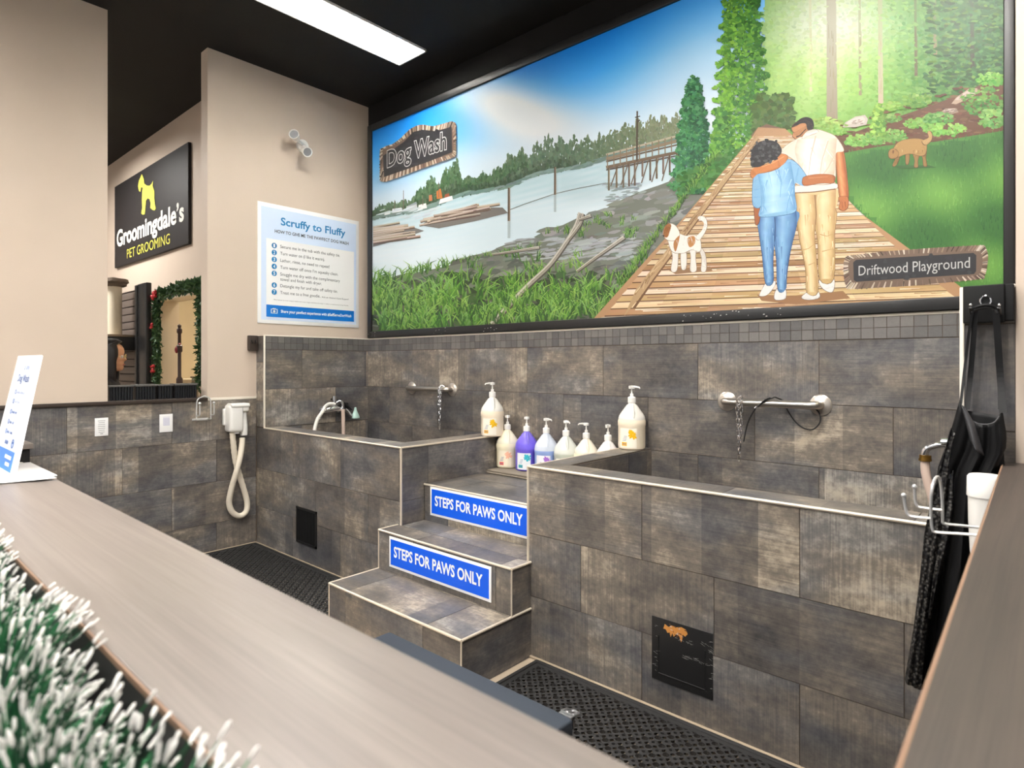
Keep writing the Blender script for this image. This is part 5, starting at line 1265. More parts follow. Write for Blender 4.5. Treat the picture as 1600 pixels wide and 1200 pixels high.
# second dryer and wire hooks on the counter side
t = thing('hair_dryer', 'white wall hair dryer hanging beside the counter edge and apron', 'hair dryer', (-0.055, 2.0, 0.8))
c = onY(1537, 742, 1.99)
dx, dy, dz = c.x+0.005, 1.99, c.z
mb = MB(); mb.lathe([(0.0001, 0.0), (0.036, 0.0), (0.0405, -0.006), (0.041, -0.055), (0.0001, -0.055)], (dx, dy, dz), 28); cp = part(mb, 'top_cover', WHITEP, t)
mb = MB(); mb.lathe([(0.0001, -0.05), (0.0385, -0.05), (0.0375, -0.12), (0.034, -0.20), (0.029, -0.225), (0.0001, -0.225)], (dx, dy, dz), 28); part(mb, 'body', WHITEP, t)
mb = MB(); mb.rbox(dx+0.02, -0.055, dy-0.035, dy+0.035, dz-0.2, dz-0.055, 0.006); part(mb, 'mount', WHITEP, t)
mb = MB(); mb.tube(smooth_path([(dx+0.01, dy, dz-0.22), (dx+0.012, dy, dz-0.28), (dx+0.0, dy, dz-0.5), (dx+0.02, dy+0.02, dz-0.62), (dx+0.05, dy+0.03, dz-0.5)], 8), 0.019, 12); part(mb, 'hose', HOSEM, t)
t = thing('wire_hook', 'chrome wire hook pair sticking out from the counter edge over the tub rim', 'hook', (-0.055, 1.62, 1.05))
def wh(pts, y): return [onY(px, py, y) for px, py in pts]
yn, yf = 1.585, 1.645
mb = MB()
e0 = wh([(1533, 837)], yn)[0]; e1 = wh([(1535, 825)], yf)[0]
near = [Vector((-0.055, yn, e0.z)), e0]+wh([(1500, 834), (1464, 831.5), (1457, 827)], yn)+wh([(1455, 812), (1454.5, 790), (1456, 765)], yn)
top = [onY(1460, 750, (yn+yf)/2-0.015), onY(1464, 745, (yn+yf)/2), onY(1468, 748, (yn+yf)/2+0.015)]
far = wh([(1471, 765), (1472.5, 790), (1473, 812), (1475, 818)], yf)+wh([(1500, 821)], yf)+[e1, Vector((-0.055, yf, e1.z))]
mb.tube(smooth_path(near+top+far, 4), 0.003, 8); part(mb, 'support_loop', WIRE, t)
for pts, y, tip in (([(1455, 810), (1425, 807), (1418, 803), (1415, 795), (1412, 777)], yn, (1412, 774)), ([(1472.5, 797), (1440, 793), (1433, 790), (1430, 782), (1429, 763)], yf, (1429, 760.5))):
    mb = MB(); mb.tube(smooth_path(wh(pts, y), 5), 0.003, 8); mb.ball(onY(*tip, y), 0.0056, 10); part(mb, 'prong', WIRE, t)
mb = MB(); mb.rbox(-0.060, -0.055, yn-0.02, yf+0.02, e0.z-0.015, e1.z+0.02, 0.0012); part(mb, 'mount', WIRE, t)

# faucet half hidden behind the apron
t = thing('faucet', 'chrome faucet with brass collar half hidden behind the black apron', 'faucet', (XR0, 2.75, 1.05))
YA = 2.72
mb = MB(); a = onY(1444, 722, YA); b = onY(1448, 700, YA); c2 = onY(1475, 695, YA)
mb.tube(smooth_path([a, onY(1444, 712, YA), onY(1447, 703, YA), onY(1456, 698, YA), c2, Vector((XR0-0.004, YA, c2.z))], 6), 0.013, 14); part(mb, 'spout', CHROME, t)
mb = MB(); mb.tube([onY(1446, 711, YA), onY(1445.5, 718, YA)], 0.019, 16); mb.tube([onY(1445.5, 717, YA), onY(1445.5, 720, YA)], 0.021, 16); part(mb, 'collar', mat('aged brass', (186, 146, 74), 0.3, 1.0), t)
mb = MB(); mb.tube(smooth_path([onY(1445.5, 719, YA), onY(1446, 735, YA), onY(1450, 755, YA), onY(1456, 775, YA), onY(1461, 800, YA), onY(1464, 840, YA)], 6), 0.0155, 14); part(mb, 'hose', mat('pinkish clear hose', (206, 184, 170), 0.35), t)
mb = MB(); mb.tube([onY(1471, 691, YA), onY(1490, 691, YA)], 0.017, 12); mb.tube([Vector((XR0-0.005, YA, c2.z)), Vector((XR0-0.022, YA, c2.z))], 0.03, 18); part(mb, 'valve', CHROME, t)

# ------------------------------------------------------------------ hook board and aprons on the end of the partition
YE = FRONT-0.008
t = thing('hook_board', 'black board with arched hooks on the tiled wall end', 'hook board', (-0.145, YE, 1.5))
c0, c1 = onY(1505, 448, YE-0.02), onY(1580, 503, YE-0.02)
mb = MB(); mb.rbox(c0.x, c1.x-0.014, YE-0.03, YE+0.004, c1.z, c0.z, 0.003); mb.rbox(c1.x-0.015, c1.x+0.006, YE-0.022, YE+0.004, c1.z+0.004, c0.z-0.001, 0.002); part(mb, 'board', BLACKM, t)
YH = YE-0.055
mb = MB()
mb.tube(smooth_path([onY(1518, 488, YH), onY(1525, 483, YH), onY(1540, 480, YH), onY(1553, 482, YH), onY(1559, 489, YH)], 6), 0.0058, 10)
for px in (1516.5, 1561):
    mb.tube(smooth_path([onY(px+2, 492, YE-0.02), onY(px+1, 488, YE-0.05), onY(px, 480, YE-0.07)], 6), 0.004, 8)
part(mb, 'hooks', BLACK, t)
mb = MB()
for px in (1516.5, 1561): mb = MB(); mb.ball(onY(px, 476.5, YE-0.07), 0.0042, 10); part(mb, 'stud', CHROME, t)
mb = MB()
cc = onY(1540, 470, YE-0.032); mb.tube([(cc.x+0.012*math.cos(2*PI*k/20), YE-0.034, cc.z+0.014*math.sin(2*PI*k/20)) for k in range(20)], 0.0022, 8, closed=True); mb.ball(onY(1545, 476, YE-0.033), 0.004, 8)
part(mb, 'ring', CHROME, t)

CLOTH = mat('black apron cloth', (11, 11, 13), 0.55, spec=0.25)
SPECK = mat('speckled black vinyl lining', (38, 38, 40), 0.33); t_ = NT(SPECK)
tcs = t_.n('ShaderNodeTexCoord').outputs['Object']; vn = t_.n('ShaderNodeTexVoronoi'); vn.inputs['Scale'].default_value = 110; t_.l(tcs, vn.inputs['Vector'])
t_.l(t_.mix(t_.mapr(vn.outputs[0], 0.25, 0.5, 1, 0), lin((16, 16, 18)), lin((76, 74, 71))), t_.b.inputs['Base Color']); t_.bump(vn.outputs[0], 0.6, 0.004)
def sheet(name, m, parent, rowsL, rowsR, y0, amp, folds_, nu=36, nv=60, ph=0.0, th=0.003, dip=0.0):
    """hanging cloth between two edges given down its length, with vertical folds"""
    def ip(rows, py): return np.interp(py, [r[1] for r in rows], [r[0] for r in rows])
    ya, yb = rowsL[0][1], rowsL[-1][1]; vs = []; fs = []
    for j in range(nv+1):
        f = j/nv
        for i in range(nu+1):
            u = i/nu; tl = rowsL[0][1]+(rowsL[-1][1]-rowsL[0][1])*f; tr = rowsR[0][1]+(rowsR[-1][1]-rowsR[0][1])*f
            px = ip(rowsL, tl)*(1-u)+ip(rowsR, tr)*u; py = tl*(1-u)+tr*u+dip*(1-f)**3*math.sin(PI*u)**0.6
            d = y0-amp*(0.35+0.65*f)*(math.sin(folds_*PI*u+ph+0.9*math.sin(2.2*f+ph))+0.35*math.sin(2.3*folds_*PI*u+4*f))-0.03*f*math.sin(PI*u)
            q = onY(px, py, y0); vs.append((q.x, d, q.z))
    for j in range(nv):
        for i in range(nu): a = j*(nu+1)+i; fs.append((a, a+nu+1, a+nu+2, a+1))
    mb = MB(); mb.mesh(vs, fs, 0, True); o = part(mb, name, m, parent)
    md = o.modifiers.new('thickness', 'SOLIDIFY'); md.thickness = th; return o
ap = thing('apron', 'black waterproof apron hanging by its neck straps from the hook board', 'apron', (-0.2, 2.1, 0.4))
YC = 2.115
sheet('bib', CLOTH, ap, [(1499, 626), (1484, 680), (1466, 730), (1458, 800), (1446, 900), (1434, 1000), (1428, 1070)], [(1566, 640), (1573, 680), (1572, 700), (1558, 732), (1556, 800), (1556, 900), (1550, 1000), (1540, 1092)], YC, 0.016, 5.0, dip=30)
sheet('back_panel', CLOTH, ap, [(1502, 640), (1490, 760)], [(1565, 650), (1572, 760)], YC+0.035, 0.004, 2.0, 16, 16)
sheet('collar_fold', mat('grey apron lining', (58, 58, 61), 0.45), ap, [(1501, 630), (1507, 652), (1516, 690)], [(1509, 638), (1524, 664), (1538, 712)], YC-0.026, 0.003, 1.2, 12, 14, 0.5)
mb = MB(); mb.tube(smooth_path([onY(1510, 641, YC-0.012), onY(1517, 655, YC-0.014), onY(1526, 661, YC-0.016), onY(1540, 663, YC-0.016), onY(1553, 660, YC-0.014), onY(1561, 650, YC-0.01)], 6), 0.0014, 6); part(mb, 'neckline_hem', mat('grey hem stitching', (84, 84, 86), 0.6), ap)
mb = MB()
def strap(pts, w, y):
    pp = smooth_path([onY(px, py, yy) for (px, py), yy in zip(pts, y)], 8)
    for k in range(len(pp)-1):
        a, b = pp[k], pp[k+1]; h = XX*(w/2); mb.mesh([a-h, a+h, b+h, b-h, a-h+YY*0.002, a+h+YY*0.002, b+h+YY*0.002, b-h+YY*0.002], [(3, 2, 1, 0), (4, 5, 6, 7), (0, 4, 7, 3), (1, 2, 6, 5)], 0, False)
strap([(1520, 484), (1514, 520), (1508, 570), (1501, 632)], 0.007, [YH-0.006, YH, YH, YC]); strap([(1524, 486), (1521, 530), (1516, 590), (1511, 640)], 0.013, [YH+0.002, YH+0.006, YH+0.01, YC+0.012])
strap([(1556, 485), (1559, 530), (1563, 590), (1567, 645)], 0.016, [YH-0.004, YH, YH, YC-0.004]); strap([(1553, 486), (1557, 520), (1561, 575), (1563, 640)], 0.010, [YH+0.004, YH+0.01, YH+0.014, YC+0.012])
mb.tube(smooth_path([onY(1519, 484, YH), onY(1527, 479.5, YH-0.004), onY(1540, 476.5, YH-0.006), onY(1552, 479, YH-0.004), onY(1558, 486, YH)], 5), 0.0045, 8)
part(mb, 'neck_straps', CLOTH, ap)
sheet('turned_edge', SPECK, ap, [(1486, 668), (1474, 710), (1458, 770), (1445, 830), (1438, 900), (1428, 980), (1414, 1060)], [(1492, 680), (1484, 720), (1479, 780), (1468, 840), (1456, 920), (1447, 1000), (1441, 1076)], YC-0.034, 0.009, 2.2, 20, 60, 0.8)
sheet('inner_flap', SPECK, ap, [(1482, 745), (1474, 790), (1464, 840), (1456, 900), (1452, 960)], [(1490, 735), (1490, 790), (1484, 840), (1468, 905), (1456, 965)], YC-0.03, 0.007, 2.0, 12, 30, 2.0)

# ------------------------------------------------------------------ things on the counter
t = thing('sign_holder', 'tilted white dog wash price sign standing on the counter end', 'sign', (-1.95, 0.28, CT))
# the sheet leans back: bottom corner and top corner of its near edge
bl = onZ(20, 752, CT); lean_n = Vector((0, -math.cos(0.30), math.sin(0.30))); up_ = Vector((0, math.sin(0.30), math.cos(0.30)))
tp = onY(65, 523, bl.y+0.34*math.sin(0.30)); hgt = (tp.z-CT)/math.cos(0.30)
SW = hgt*0.78; Os = Vector((bl.x-SW, bl.y, CT+0.001))
dxs = tp.x-bl.x
up_ = (Vector((tp.x, bl.y+(tp.z-CT)*math.tan(0.30), tp.z))-Vector((bl.x, bl.y, CT))).normalized(); lean_n = XX.cross(up_).normalized()
def slab(mb, a, b, c, d, l0, l1):
    vs = []
    for l in (l0, l1):
        for x, y in ((a, c), (b, c), (b, d), (a, d)): vs.append(Os+XX*(x*SW)+up_*(y*hgt)+lean_n*l)
    mb.mesh(vs, [(3, 2, 1, 0), (4, 5, 6, 7), (0, 1, 5, 4), (1, 2, 6, 5), (2, 3, 7, 6), (3, 0, 4, 7)], 0, False)
mb = MB(); slab(mb, 0, 1, 0, 1, -0.004, 0.0); part(mb, 'acrylic_back', mat('clear acrylic', (232, 236, 240), 0.1), t)
mb = MB(); slab(mb, 0.0, 1.0, 0.0, 1.0, 0.0, 0.0012); part(mb, 'sheet', PAPER, t)
mb = MB(); slab(mb, 0.05, 0.88, 0.04, 0.955, 0.0012, 0.0018); part(mb, 'tinted_ground', mat('sign pale blue', (222, 230, 246), 0.5), t)
mb = MB(); slab(mb, 0.05, 0.88, 0.04, 0.19, 0.0018, 0.0024); part(mb, 'footer_band', mat('sign mid blue', (64, 126, 204), 0.5), t)
def stext(mb, s, x0, x1, y, cap, bold=0.0): text_into(mb, s, Os, XX, up_, lean_n, x0*SW, None if x1 is None else x1*SW, y*hgt, cap*hgt, lift=0.003, bold=bold)
mb = MB(); stext(mb, 'SELF-SERVE', 0.46, 0.69, 0.865, 0.035); stext(mb, 'Dog Wash', 0.30, 0.78, 0.755, 0.066, 0.015)
for s, x0, x1, y in (('Shampoo & Blow Dry', 0.40, 0.74, 0.648), ('Towel Service', 0.40, 0.62, 0.565)): stext(mb, s, x0, x1, y, 0.024)
for y, ws in ((0.475, ((0.40, 0.53), (0.545, 0.62))), (0.390, ((0.40, 0.51), (0.525, 0.60))), (0.310, ((0.40, 0.49), (0.505, 0.525), (0.54, 0.63))), (0.225, ((0.40, 0.55),))):
    for a, b in ws:
        for k in range(int((b-a)/0.016)): slab(mb, a+k*0.016, a+k*0.016+0.009, y, y+0.016+0.008*(k % 3 == 0)+(0.012 if y < 0.3 else 0), 0.003, 0.0032)
part(mb, 'lettering', mat('sign slate blue ink', (66, 96, 150), 0.6), t)
mb = MB()
for y in (0.66, 0.577, 0.487, 0.402, 0.322):
    c = Os+XX*(0.345*SW)+up_*(y*hgt)+lean_n*0.003; r = 0.02*hgt; mb.tube([c+XX*(r*math.cos(2*PI*k/12))+up_*(r*math.sin(2*PI*k/12)) for k in range(12)], 0.0006, 5, closed=True)
c = Os+XX*(0.73*SW)+up_*(0.245*hgt)+lean_n*0.003; r = 0.034*hgt; mb.tube([c+XX*(r*0.8*math.cos(2*PI*k/16))+up_*(r*math.sin(2*PI*k/16)) for k in range(16)], 0.0009, 5, closed=True); mb.tube([c-XX*r*0.3, c+up_*r*0.4, c+XX*r*0.4], 0.0008, 5)
part(mb, 'icons', mat('sign slate blue ink', (66, 96, 150), 0.6), t)
mb = MB(); slab(mb, 0.55, 0.80, 0.125, 0.152, 0.003, 0.0034); slab(mb, 0.62, 0.78, 0.075, 0.100, 0.003, 0.0034); part(mb, 'white_lines', WHITEI, t)
mb = MB(); mb.rbox(Os.x, bl.x+0.004, bl.y-0.012, bl.y+0.085, CT+0.0002, CT+0.004, 0.0012); part(mb, 'foot', mat('clear acrylic', (232, 236, 240), 0.1), t)
t = thing('paper_sheet', 'white sheet of paper lying flat beside the tilted sign', 'paper', (-1.95, 0.32, CT))
mb = MB(); q = [onZ(89, 747, CT+0.006), onZ(34, 729, CT+0.0025), onZ(-25, 729, CT+0.0025), onZ(-25, 757, CT+0.0025), onZ(14, 754, CT+0.0025)]
mb.quadface([(v.x, v.y, v.z) for v in q]); o = part(mb, 'sheet', PAPER, t); md = o.modifiers.new('thickness', 'SOLIDIFY'); md.thickness = 0.0006; md.offset = 1

# frosted garland along the staff side of the counter
gl = thing('frosted_garland', 'green garland with white frosted tips along the near edge of the counter', 'garland', (-1.0, 0.10, 1.0))
mb = MB(); mt = MB()
def gaxis(s): return Vector((-1.75+s*1.42, 0.092+0.012*math.sin(s*21), 1.062+0.008*math.sin(s*33)))
NS = 7200
for k in range(NS):
    s = R(); c = gaxis(s); a = U(-0.25*PI, 1.25*PI); d = Vector((U(-0.55, 0.55), math.cos(a), math.sin(a))).normalized(); L = U(0.045, 0.112)*(0.86 if d.y > 0.75 else 1.0)
    p0 = c+d*0.008; e = c+d*L+Vector((0, 0, U(-0.006, 0.012)))
    if e.y > 0.178 and e.z < CT+0.004: e.z = CT+0.004+R()*0.012
    m_ = e+(p0-e).normalized()*U(0.008, 0.014); w = d.cross(Vector((R()-0.5, R()-0.5, R()-0.5))).normalized(); n2 = d.cross(w)
    b = len(mb.v)
    for q, r in ((p0, 0.0009), (m_, 0.0007)):
        for j in range(3): an = 2*PI*j/3; mb.v.append(tuple(q+(w*math.cos(an)+n2*math.sin(an))*r))
    for j in range(3): i = (j+1) % 3; mb.f.append((b+j, b+i, b+3+i, b+3+j)); mb.m.append(k % 3)
    if k % 20 < 14:
        b = len(mt.v); rr = U(0.0011, 0.0018); prof = ((m_, 0.0006), (m_.lerp(e, 0.3), rr), (m_.lerp(e, 0.85), rr), (e, 0.0003))
        for q, r in prof:
            for j in range(5): an = 2*PI*j/5; mt.v.append(tuple(q+(w*math.cos(an)+n2*math.sin(an))*r))
        for g in range(3):
            for j in range(5): i = (j+1) % 5; mt.f.append((b+g*5+j, b+g*5+i, b+g*5+5+i, b+g*5+5+j)); mt.m.append(0); mt.smooth.add(len(mt.f)-1)
tag(part(mb, 'needles', [mat('garland dark green', (16, 78, 44), 0.5), mat('garland green', (30, 116, 66), 0.5), mat('garland deep green', (8, 52, 34), 0.5)], gl), kind='stuff')
tag(part(mt, 'frosted_tips', mat('frosted white tips', (244, 242, 238), 0.55), gl), kind='stuff')
mb = MB(); mb.tube([gaxis(i/60) for i in range(61)], 0.0045, 8); part(mb, 'wire_core', mat('garland deep green', (8, 52, 34), 0.5), gl)

# ------------------------------------------------------------------ black cabinet beyond the counter, bins on the ledge
t = thing('cabinet', 'low black cabinet with grey top beyond the counter sign', 'cabinet', (-4.4, 0.45, 0))
mb = MB(); mb.rbox(-4.595, -4.215, 0.10, 0.745, 0, 0.92, 0.004); part(mb, 'carcass', BLACKM, t)
mb = MB(); mb.rbox(-4.605, -4.20, 0.09, 0.757, 0.92, 0.95, 0.003); part(mb, 'top', mat('grey laminate', (120, 112, 106), 0.4), t)
mb = MB(); mb.box(-4.214, -4.208, 0.12, 0.42, 0.06, 0.9); mb.box(-4.214, -4.208, 0.425, 0.725, 0.06, 0.9); part(mb, 'doors', BLACKM, t)
bin_labels = ('black ribbed bin on the ledge in front of the woman', 'black ribbed bin on the ledge below the slatted stand', 'black ribbed bin on the ledge below the garland', 'black ribbed bin on the ledge at the wall end')
for k, (pa, pb) in enumerate(((170, 210), (212, 245), (247, 271), (273, 309))):
    ya, yb = onX(pa, 610, -4.66).y, onX(pb, 610, -4.66).y
    t = thing('storage_bin', bin_labels[k], 'bin', (-4.705, (ya+yb)/2, 1.142), 'black bins on the ledge')
    mb = MB(); mb.box(-4.755, -4.668, ya+0.004, yb-0.004, 1.1425, 1.232); n = max(4, int((yb-ya)/0.017))
    for i in range(n): y = ya+0.006+(yb-ya-0.012)*(i+0.5)/n; mb.tube([(-4.668, y, 1.1425), (-4.668, y, 1.232)], (yb-ya)/n*0.38, 8)
    part(mb, 'body', mat('black glossy bin', (22, 24, 28), 0.3), t)
    mb = MB(); mb.rbox(-4.762, -4.655, ya, yb, 1.232, 1.242+0.004*(k % 2), 0.002); part(mb, 'rim', mat('dark grey bin rim', (86, 84, 82), 0.4), t)

# grooming shop sign on the far wall
YS = YG-0.03
a, b = onY(178, 292, YS), onY(294, 222, YS); c = onY(294, 383, YS); d = onY(180, 417, YS)
sx0, sx1, sz0, sz1 = (a.x+d.x)/2, b.x, (c.z+d.z)/2, (a.z+b.z)/2
t = thing('shop_sign', 'black pet grooming sign with yellow dog on the far wall', 'sign', ((sx0+sx1)/2, YG, sz0))
mb = MB(); mb.rbox(sx0, sx1, YS, YG-0.002, sz0, sz1, 0.006); part(mb, 'board', mat('dark charcoal sign board', (40, 37, 38), 0.6, spec=0.3), t)
SWD, SHT = sx1-sx0, sz1-sz0
def sg(mb, s, a, b, cap, bold=0.0):
    p, q = onY(*a, YS), onY(*b, YS); h = onY(a[0], a[1]-cap, YS).z-p.z
    text_into(mb, s, (0, YS, 0), XX, ZZ, -YY, p.x, q.x, p.z, h, lift=0.004, bold=bold)
mb = MB(); sg(mb, 'Groomingdale\u2019s', (183, 386), (288, 353), 24, 0.03); part(mb, 'name_lettering', mat('sign white', (240, 238, 230), 0.5), t)
SY = mat('sign yellow green', (214, 210, 84), 0.5)
mb = MB(); sg(mb, 'PET GROOMING', (199, 404), (266, 381), 14, 0.0); part(mb, 'caption_lettering', SY, t)
dog = [(890, 848), (902, 880), (905, 908), (920, 920), (938, 922), (950, 910), (960, 890), (957, 922), (968, 955), (968, 1000), (972, 1040), (977, 1062), (970, 1075), (957, 1073), (950, 1066), (942, 1060), (945, 1030), (938, 1005), (926, 1000), (915, 1015), (912, 1060), (908, 1100), (895, 1102), (886, 1094), (892, 1060), (890, 1010), (892, 960), (896, 934), (886, 930), (881, 960), (872, 955), (866, 925), (872, 888), (880, 872)]
mb = MB(); pts = [onY(x/4, 60+y/4, YS) for x, y in dog]; n = len(pts)
mb.quadface([(p.x, YS-0.005, p.z) for p in pts]); mb.f[-1] = tuple(reversed(mb.f[-1])); part(mb, 'dog_emblem', SY, t)

# slatted display stand with cat post
YP = 2.04
pl, pr = onY(216.5, 445, YP), onY(233.4, 446, YP); top = pl.z
t = thing('slatwall_stand', 'black slatted display stand with a shelf in the grooming room', 'display stand', (pl.x-0.5, YP, 0))
mb = MB(); mb.rbox(pl.x+0.03, pr.x-0.03, YP-0.02, YP+0.03, 0, top, 0.008); mb.rbox(pl.x-0.005, pl.x+0.05, YP-0.035, YP+0.03, 0, top-0.01, 0.006); part(mb, 'post', BLACK, t)
mb = MB(); z = 0.3; zt_ = onY(190, 455, YP+0.02).z-0.02
while z < zt_:
    h = min(0.068, zt_-z); mb.rbox(pl.x-1.3, pl.x+0.0, YP+0.02, YP+0.04, z, z+h, 0.003); z += 0.076
mb.box(pl.x-1.3, pl.x, YP+0.04, YP+0.045, 0.3, zt_, 1)
part(mb, 'slat_panel', [mat('charcoal slat', (96, 86, 80), 0.5), BLACKM], t)
sz = onY(213, 535, YP-0.05).z
mb = MB(); mb.rbox(pl.x-1.2, pl.x-0.01, YP-0.32, YP+0.015, sz-0.075, sz+0.055, 0.006); part(mb, 'shelf', BLACK, t)
YCT = YP-0.16; cp_ = onY(179, 470, YCT); t = thing('cat_post', 'cream cat scratching post with grey plush top on the black shelf', 'cat post', (cp_.x, YCT, sz+0.056))
hz = onY(179, 448, YCT).z; zz0 = sz+0.056
mb = MB(); mb.lathe([(0.0001, zz0), (0.17, zz0), (0.17, zz0+0.02), (0.0001, zz0+0.02)], (cp_.x, YCT, 0), 24); part(mb, 'base', mat('beige carpet', (150, 132, 110), 0.95), t)
mb = MB(); mb.lathe([(0.0001, zz0+0.02), (0.062, zz0+0.02), (0.062, hz), (0.0001, hz)], (cp_.x, YCT, 0), 24); part(mb, 'post', mat('cream carpet', (236, 226, 204), 0.95), t)
mb = MB(); mb.lathe([(0.0001, hz), (0.085, hz), (0.105, hz+0.015), (0.10, hz+0.03), (0.118, hz+0.045), (0.11, hz+0.075), (0.0001, hz+0.08)], (cp_.x, YCT, 0), 28)
mb.v = [(x+U(-0.006, 0.006), y+U(-0.006, 0.006), z+U(-0.004, 0.004)) for x, y, z in mb.v]; part(mb, 'plush_top', mat('mottled grey plush', (112, 100, 88), 0.95), t)

# garlanded doorway: casing, garland, post, furniture inside
mb = MB(); mb.rbox(DX0+0.0, DX0+0.012, YG-0.012, YG+0.16, 0, DZ, 0.002); mb.rbox(DX1-0.012, DX1, YG-0.012, YG+0.16, 0, DZ, 0.002); mb.rbox(DX0, DX1, YG-0.012, YG+0.16, DZ-0.014, DZ, 0.002)
struct(mb.build('trim_2', mat('cream door casing', (226, 212, 188), 0.5), loc=(DX0, YG, 0)))
t = thing('door_garland', 'green garland with red berries draped around the doorway', 'garland', ((DX0+DX1)/2, YG-0.05, 1.2))
mb = MB()
gp = smooth_path([onY(246, 602, YG-0.09), onY(246, 560, YG-0.09), onY(245, 520, YG-0.09), onY(247, 485, YG-0.09), onY(247, 462, YG-0.09), onY(262, 458, YG-0.09), onY(280, 451, YG-0.09), onY(296, 449, YG-0.09), onY(312, 446, YG-0.09), onY(314.5, 470, YG-0.09), onY(314, 520, YG-0.09), onY(313, 602, YG-0.09)], 12)
for p in gp:
    for _ in range(34):
        d = Vector((U(-1, 1), U(-1, 0.4), U(-1, 1))).normalized(); L = U(0.02, 0.06); w = d.orthogonal().normalized()*L*0.2; c = p+Vector((U(-0.035, 0.035), U(-0.02, 0.02), U(-0.035, 0.035)))
        mb.mesh([c, c+d*L*0.5+w, c+d*L, c+d*L*0.5-w], [(0, 1, 2, 3)], random.randrange(2), False)
tag(part(mb, 'foliage', [mat('fir green', (66, 100, 58), 0.6), mat('dark fir green', (38, 70, 42), 0.6)], t), kind='stuff')
for k in (8, 27, 44, 50):
    p = gp[min(k, len(gp)-1)]; mb = MB()
    for _ in range(5): mb.ball(p+Vector((U(-0.03, 0.03), -0.04, U(-0.03, 0.03))), 0.017, 10)
    part(mb, 'red_berries', mat('red berry', (176, 26, 34), 0.35), t)
YO = YG-0.06
pb, pt = onY(280.5, 600, YO), onY(280, 506, YO); t = thing('display_post', 'dark turned wooden post with a red bow inside the bright doorway', 'post', (pb.x, YO, 0))
mb = MB(); h = pt.z; mb.lathe([(0.0001, 0), (0.15, 0), (0.15, 0.03), (0.05, 0.06), (0.018, 0.12), (0.015, 1.0), (0.015, h-0.58), (0.027, h-0.56), (0.027, h-0.50), (0.015, h-0.48), (0.015, h-0.26), (0.025, h-0.25), (0.025, h-0.20), (0.015, h-0.19), (0.014, h-0.09), (0.022, h-0.08), (0.022, h-0.05), (0.013, h-0.04), (0.017, h-0.015), (0.0001, h)], (pb.x, YO, 0), 20); part(mb, 'post', mat('dark mahogany', (52, 30, 24), 0.4), t)
mb = MB(); mb.ball((pb.x-0.012, YO-0.02, h-0.235), 0.026, 10, sc=(1, 0.6, 1.3)); mb.ball((pb.x+0.045, YO-0.015, h-0.185), 0.014, 8, sc=(2.0, 0.6, 0.6)); part(mb, 'bow', mat('dark red ribbon', (122, 24, 30), 0.6), t)
YQ = 3.0; q0, q1 = onY(278, 592, YQ), onY(300, 592, YQ); t = thing('grooming_table', 'pale grey table edge inside the bright doorway', 'table', ((q0.x+q1.x)/2, YQ+0.3, 0))
mb = MB(); mb.rbox(q0.x-0.3, q1.x, YQ, YQ+0.6, q0.z-0.10, q0.z, 0.008); part(mb, 'top', mat('pale grey worktop', (196, 190, 178), 0.5), t)
for x in (q0.x-0.25, q1.x-0.05):
    for y in (YQ+0.05, YQ+0.55): mb = MB(); mb.tube([(x, y, 0), (x, y, q0.z-0.1)], 0.025, 12); part(mb, 'leg', STEEL, t)
q2, q3 = onY(299, 588, YQ-0.2), onY(318, 588, YQ-0.2); t = thing('cage', 'dark grey box at the edge of the bright doorway', 'box', ((q2.x+q3.x)/2, YQ-0.1, 0))
mb = MB(); mb.rbox(q2.x, q3.x, YQ-0.2, YQ+0.2, 0, q2.z-0.02, 0.01); part(mb, 'body', mat('mid grey plastic', (110, 106, 100), 0.5), t)
mb = MB(); mb.rbox(q2.x-0.01, q3.x+0.01, YQ-0.21, YQ+0.21, q2.z-0.02, q2.z, 0.006); part(mb, 'lid', mat('mid grey plastic', (110, 106, 100), 0.5), t)

# ------------------------------------------------------------------ the woman in the grooming room, in profile
HC = Vector((-5.545, 1.475, 0)); FW = Vector((0.36, 0.933, 0)).normalized(); SD = Vector((-FW.y, FW.x, 0))     # facing and her left
HZ = 1.445                                                     # eye level
def hp(f, s_, z): return HC+FW*f+SD*s_+ZZ*z
wm = thing('person', 'woman with long dark hair, glasses and dark top seen in profile through the opening', 'person', (HC.x, HC.y, 0))
mb = MB()
# head in level rings: profile forward/back extents and half width at each height above the chin
hr = [(-0.115, 0.045, 0.070, 0.022), (-0.105, 0.020, 0.092, 0.040), (-0.085, -0.015, 0.098, 0.052), (-0.070, -0.045, 0.094, 0.060), (-0.058, -0.062, 0.101, 0.064), (-0.046, -0.072, 0.097, 0.067), (-0.036, -0.080, 0.099, 0.069), (-0.028, -0.086, 0.122, 0.071), (-0.018, -0.090, 0.116, 0.073), (-0.005, -0.094, 0.103, 0.075), (0.010, -0.097, 0.095, 0.076), (0.03, -0.099, 0.102, 0.077), (0.06, -0.097, 0.100, 0.076), (0.085, -0.088, 0.086, 0.070), (0.105, -0.066, 0.062, 0.055), (0.116, -0.035, 0.03, 0.032), (0.119, -0.004, 0.0, 0.004)]
NR = 28; vs = []
for z, b_, f_, w_ in hr:
    for k in range(NR):
        a = 2*PI*k/NR; ca, sa = math.cos(a), math.sin(a)
        fwd = (f_ if ca > 0 else -b_)*abs(ca)**(1.0 if ca < 0 else (1.5 if -0.04 < z < 0.0 else 0.9))*(1 if ca > 0 else -1)
        vs.append(hp(fwd, w_*sa, HZ+z))
fs = [(i*NR+k, i*NR+(k+1) % NR, (i+1)*NR+(k+1) % NR, (i+1)*NR+k) for i in range(len(hr)-1) for k in range(NR)]+[tuple(reversed(range(NR))), tuple(range((len(hr)-1)*NR, len(hr)*NR))]
mb.mesh(vs, fs)
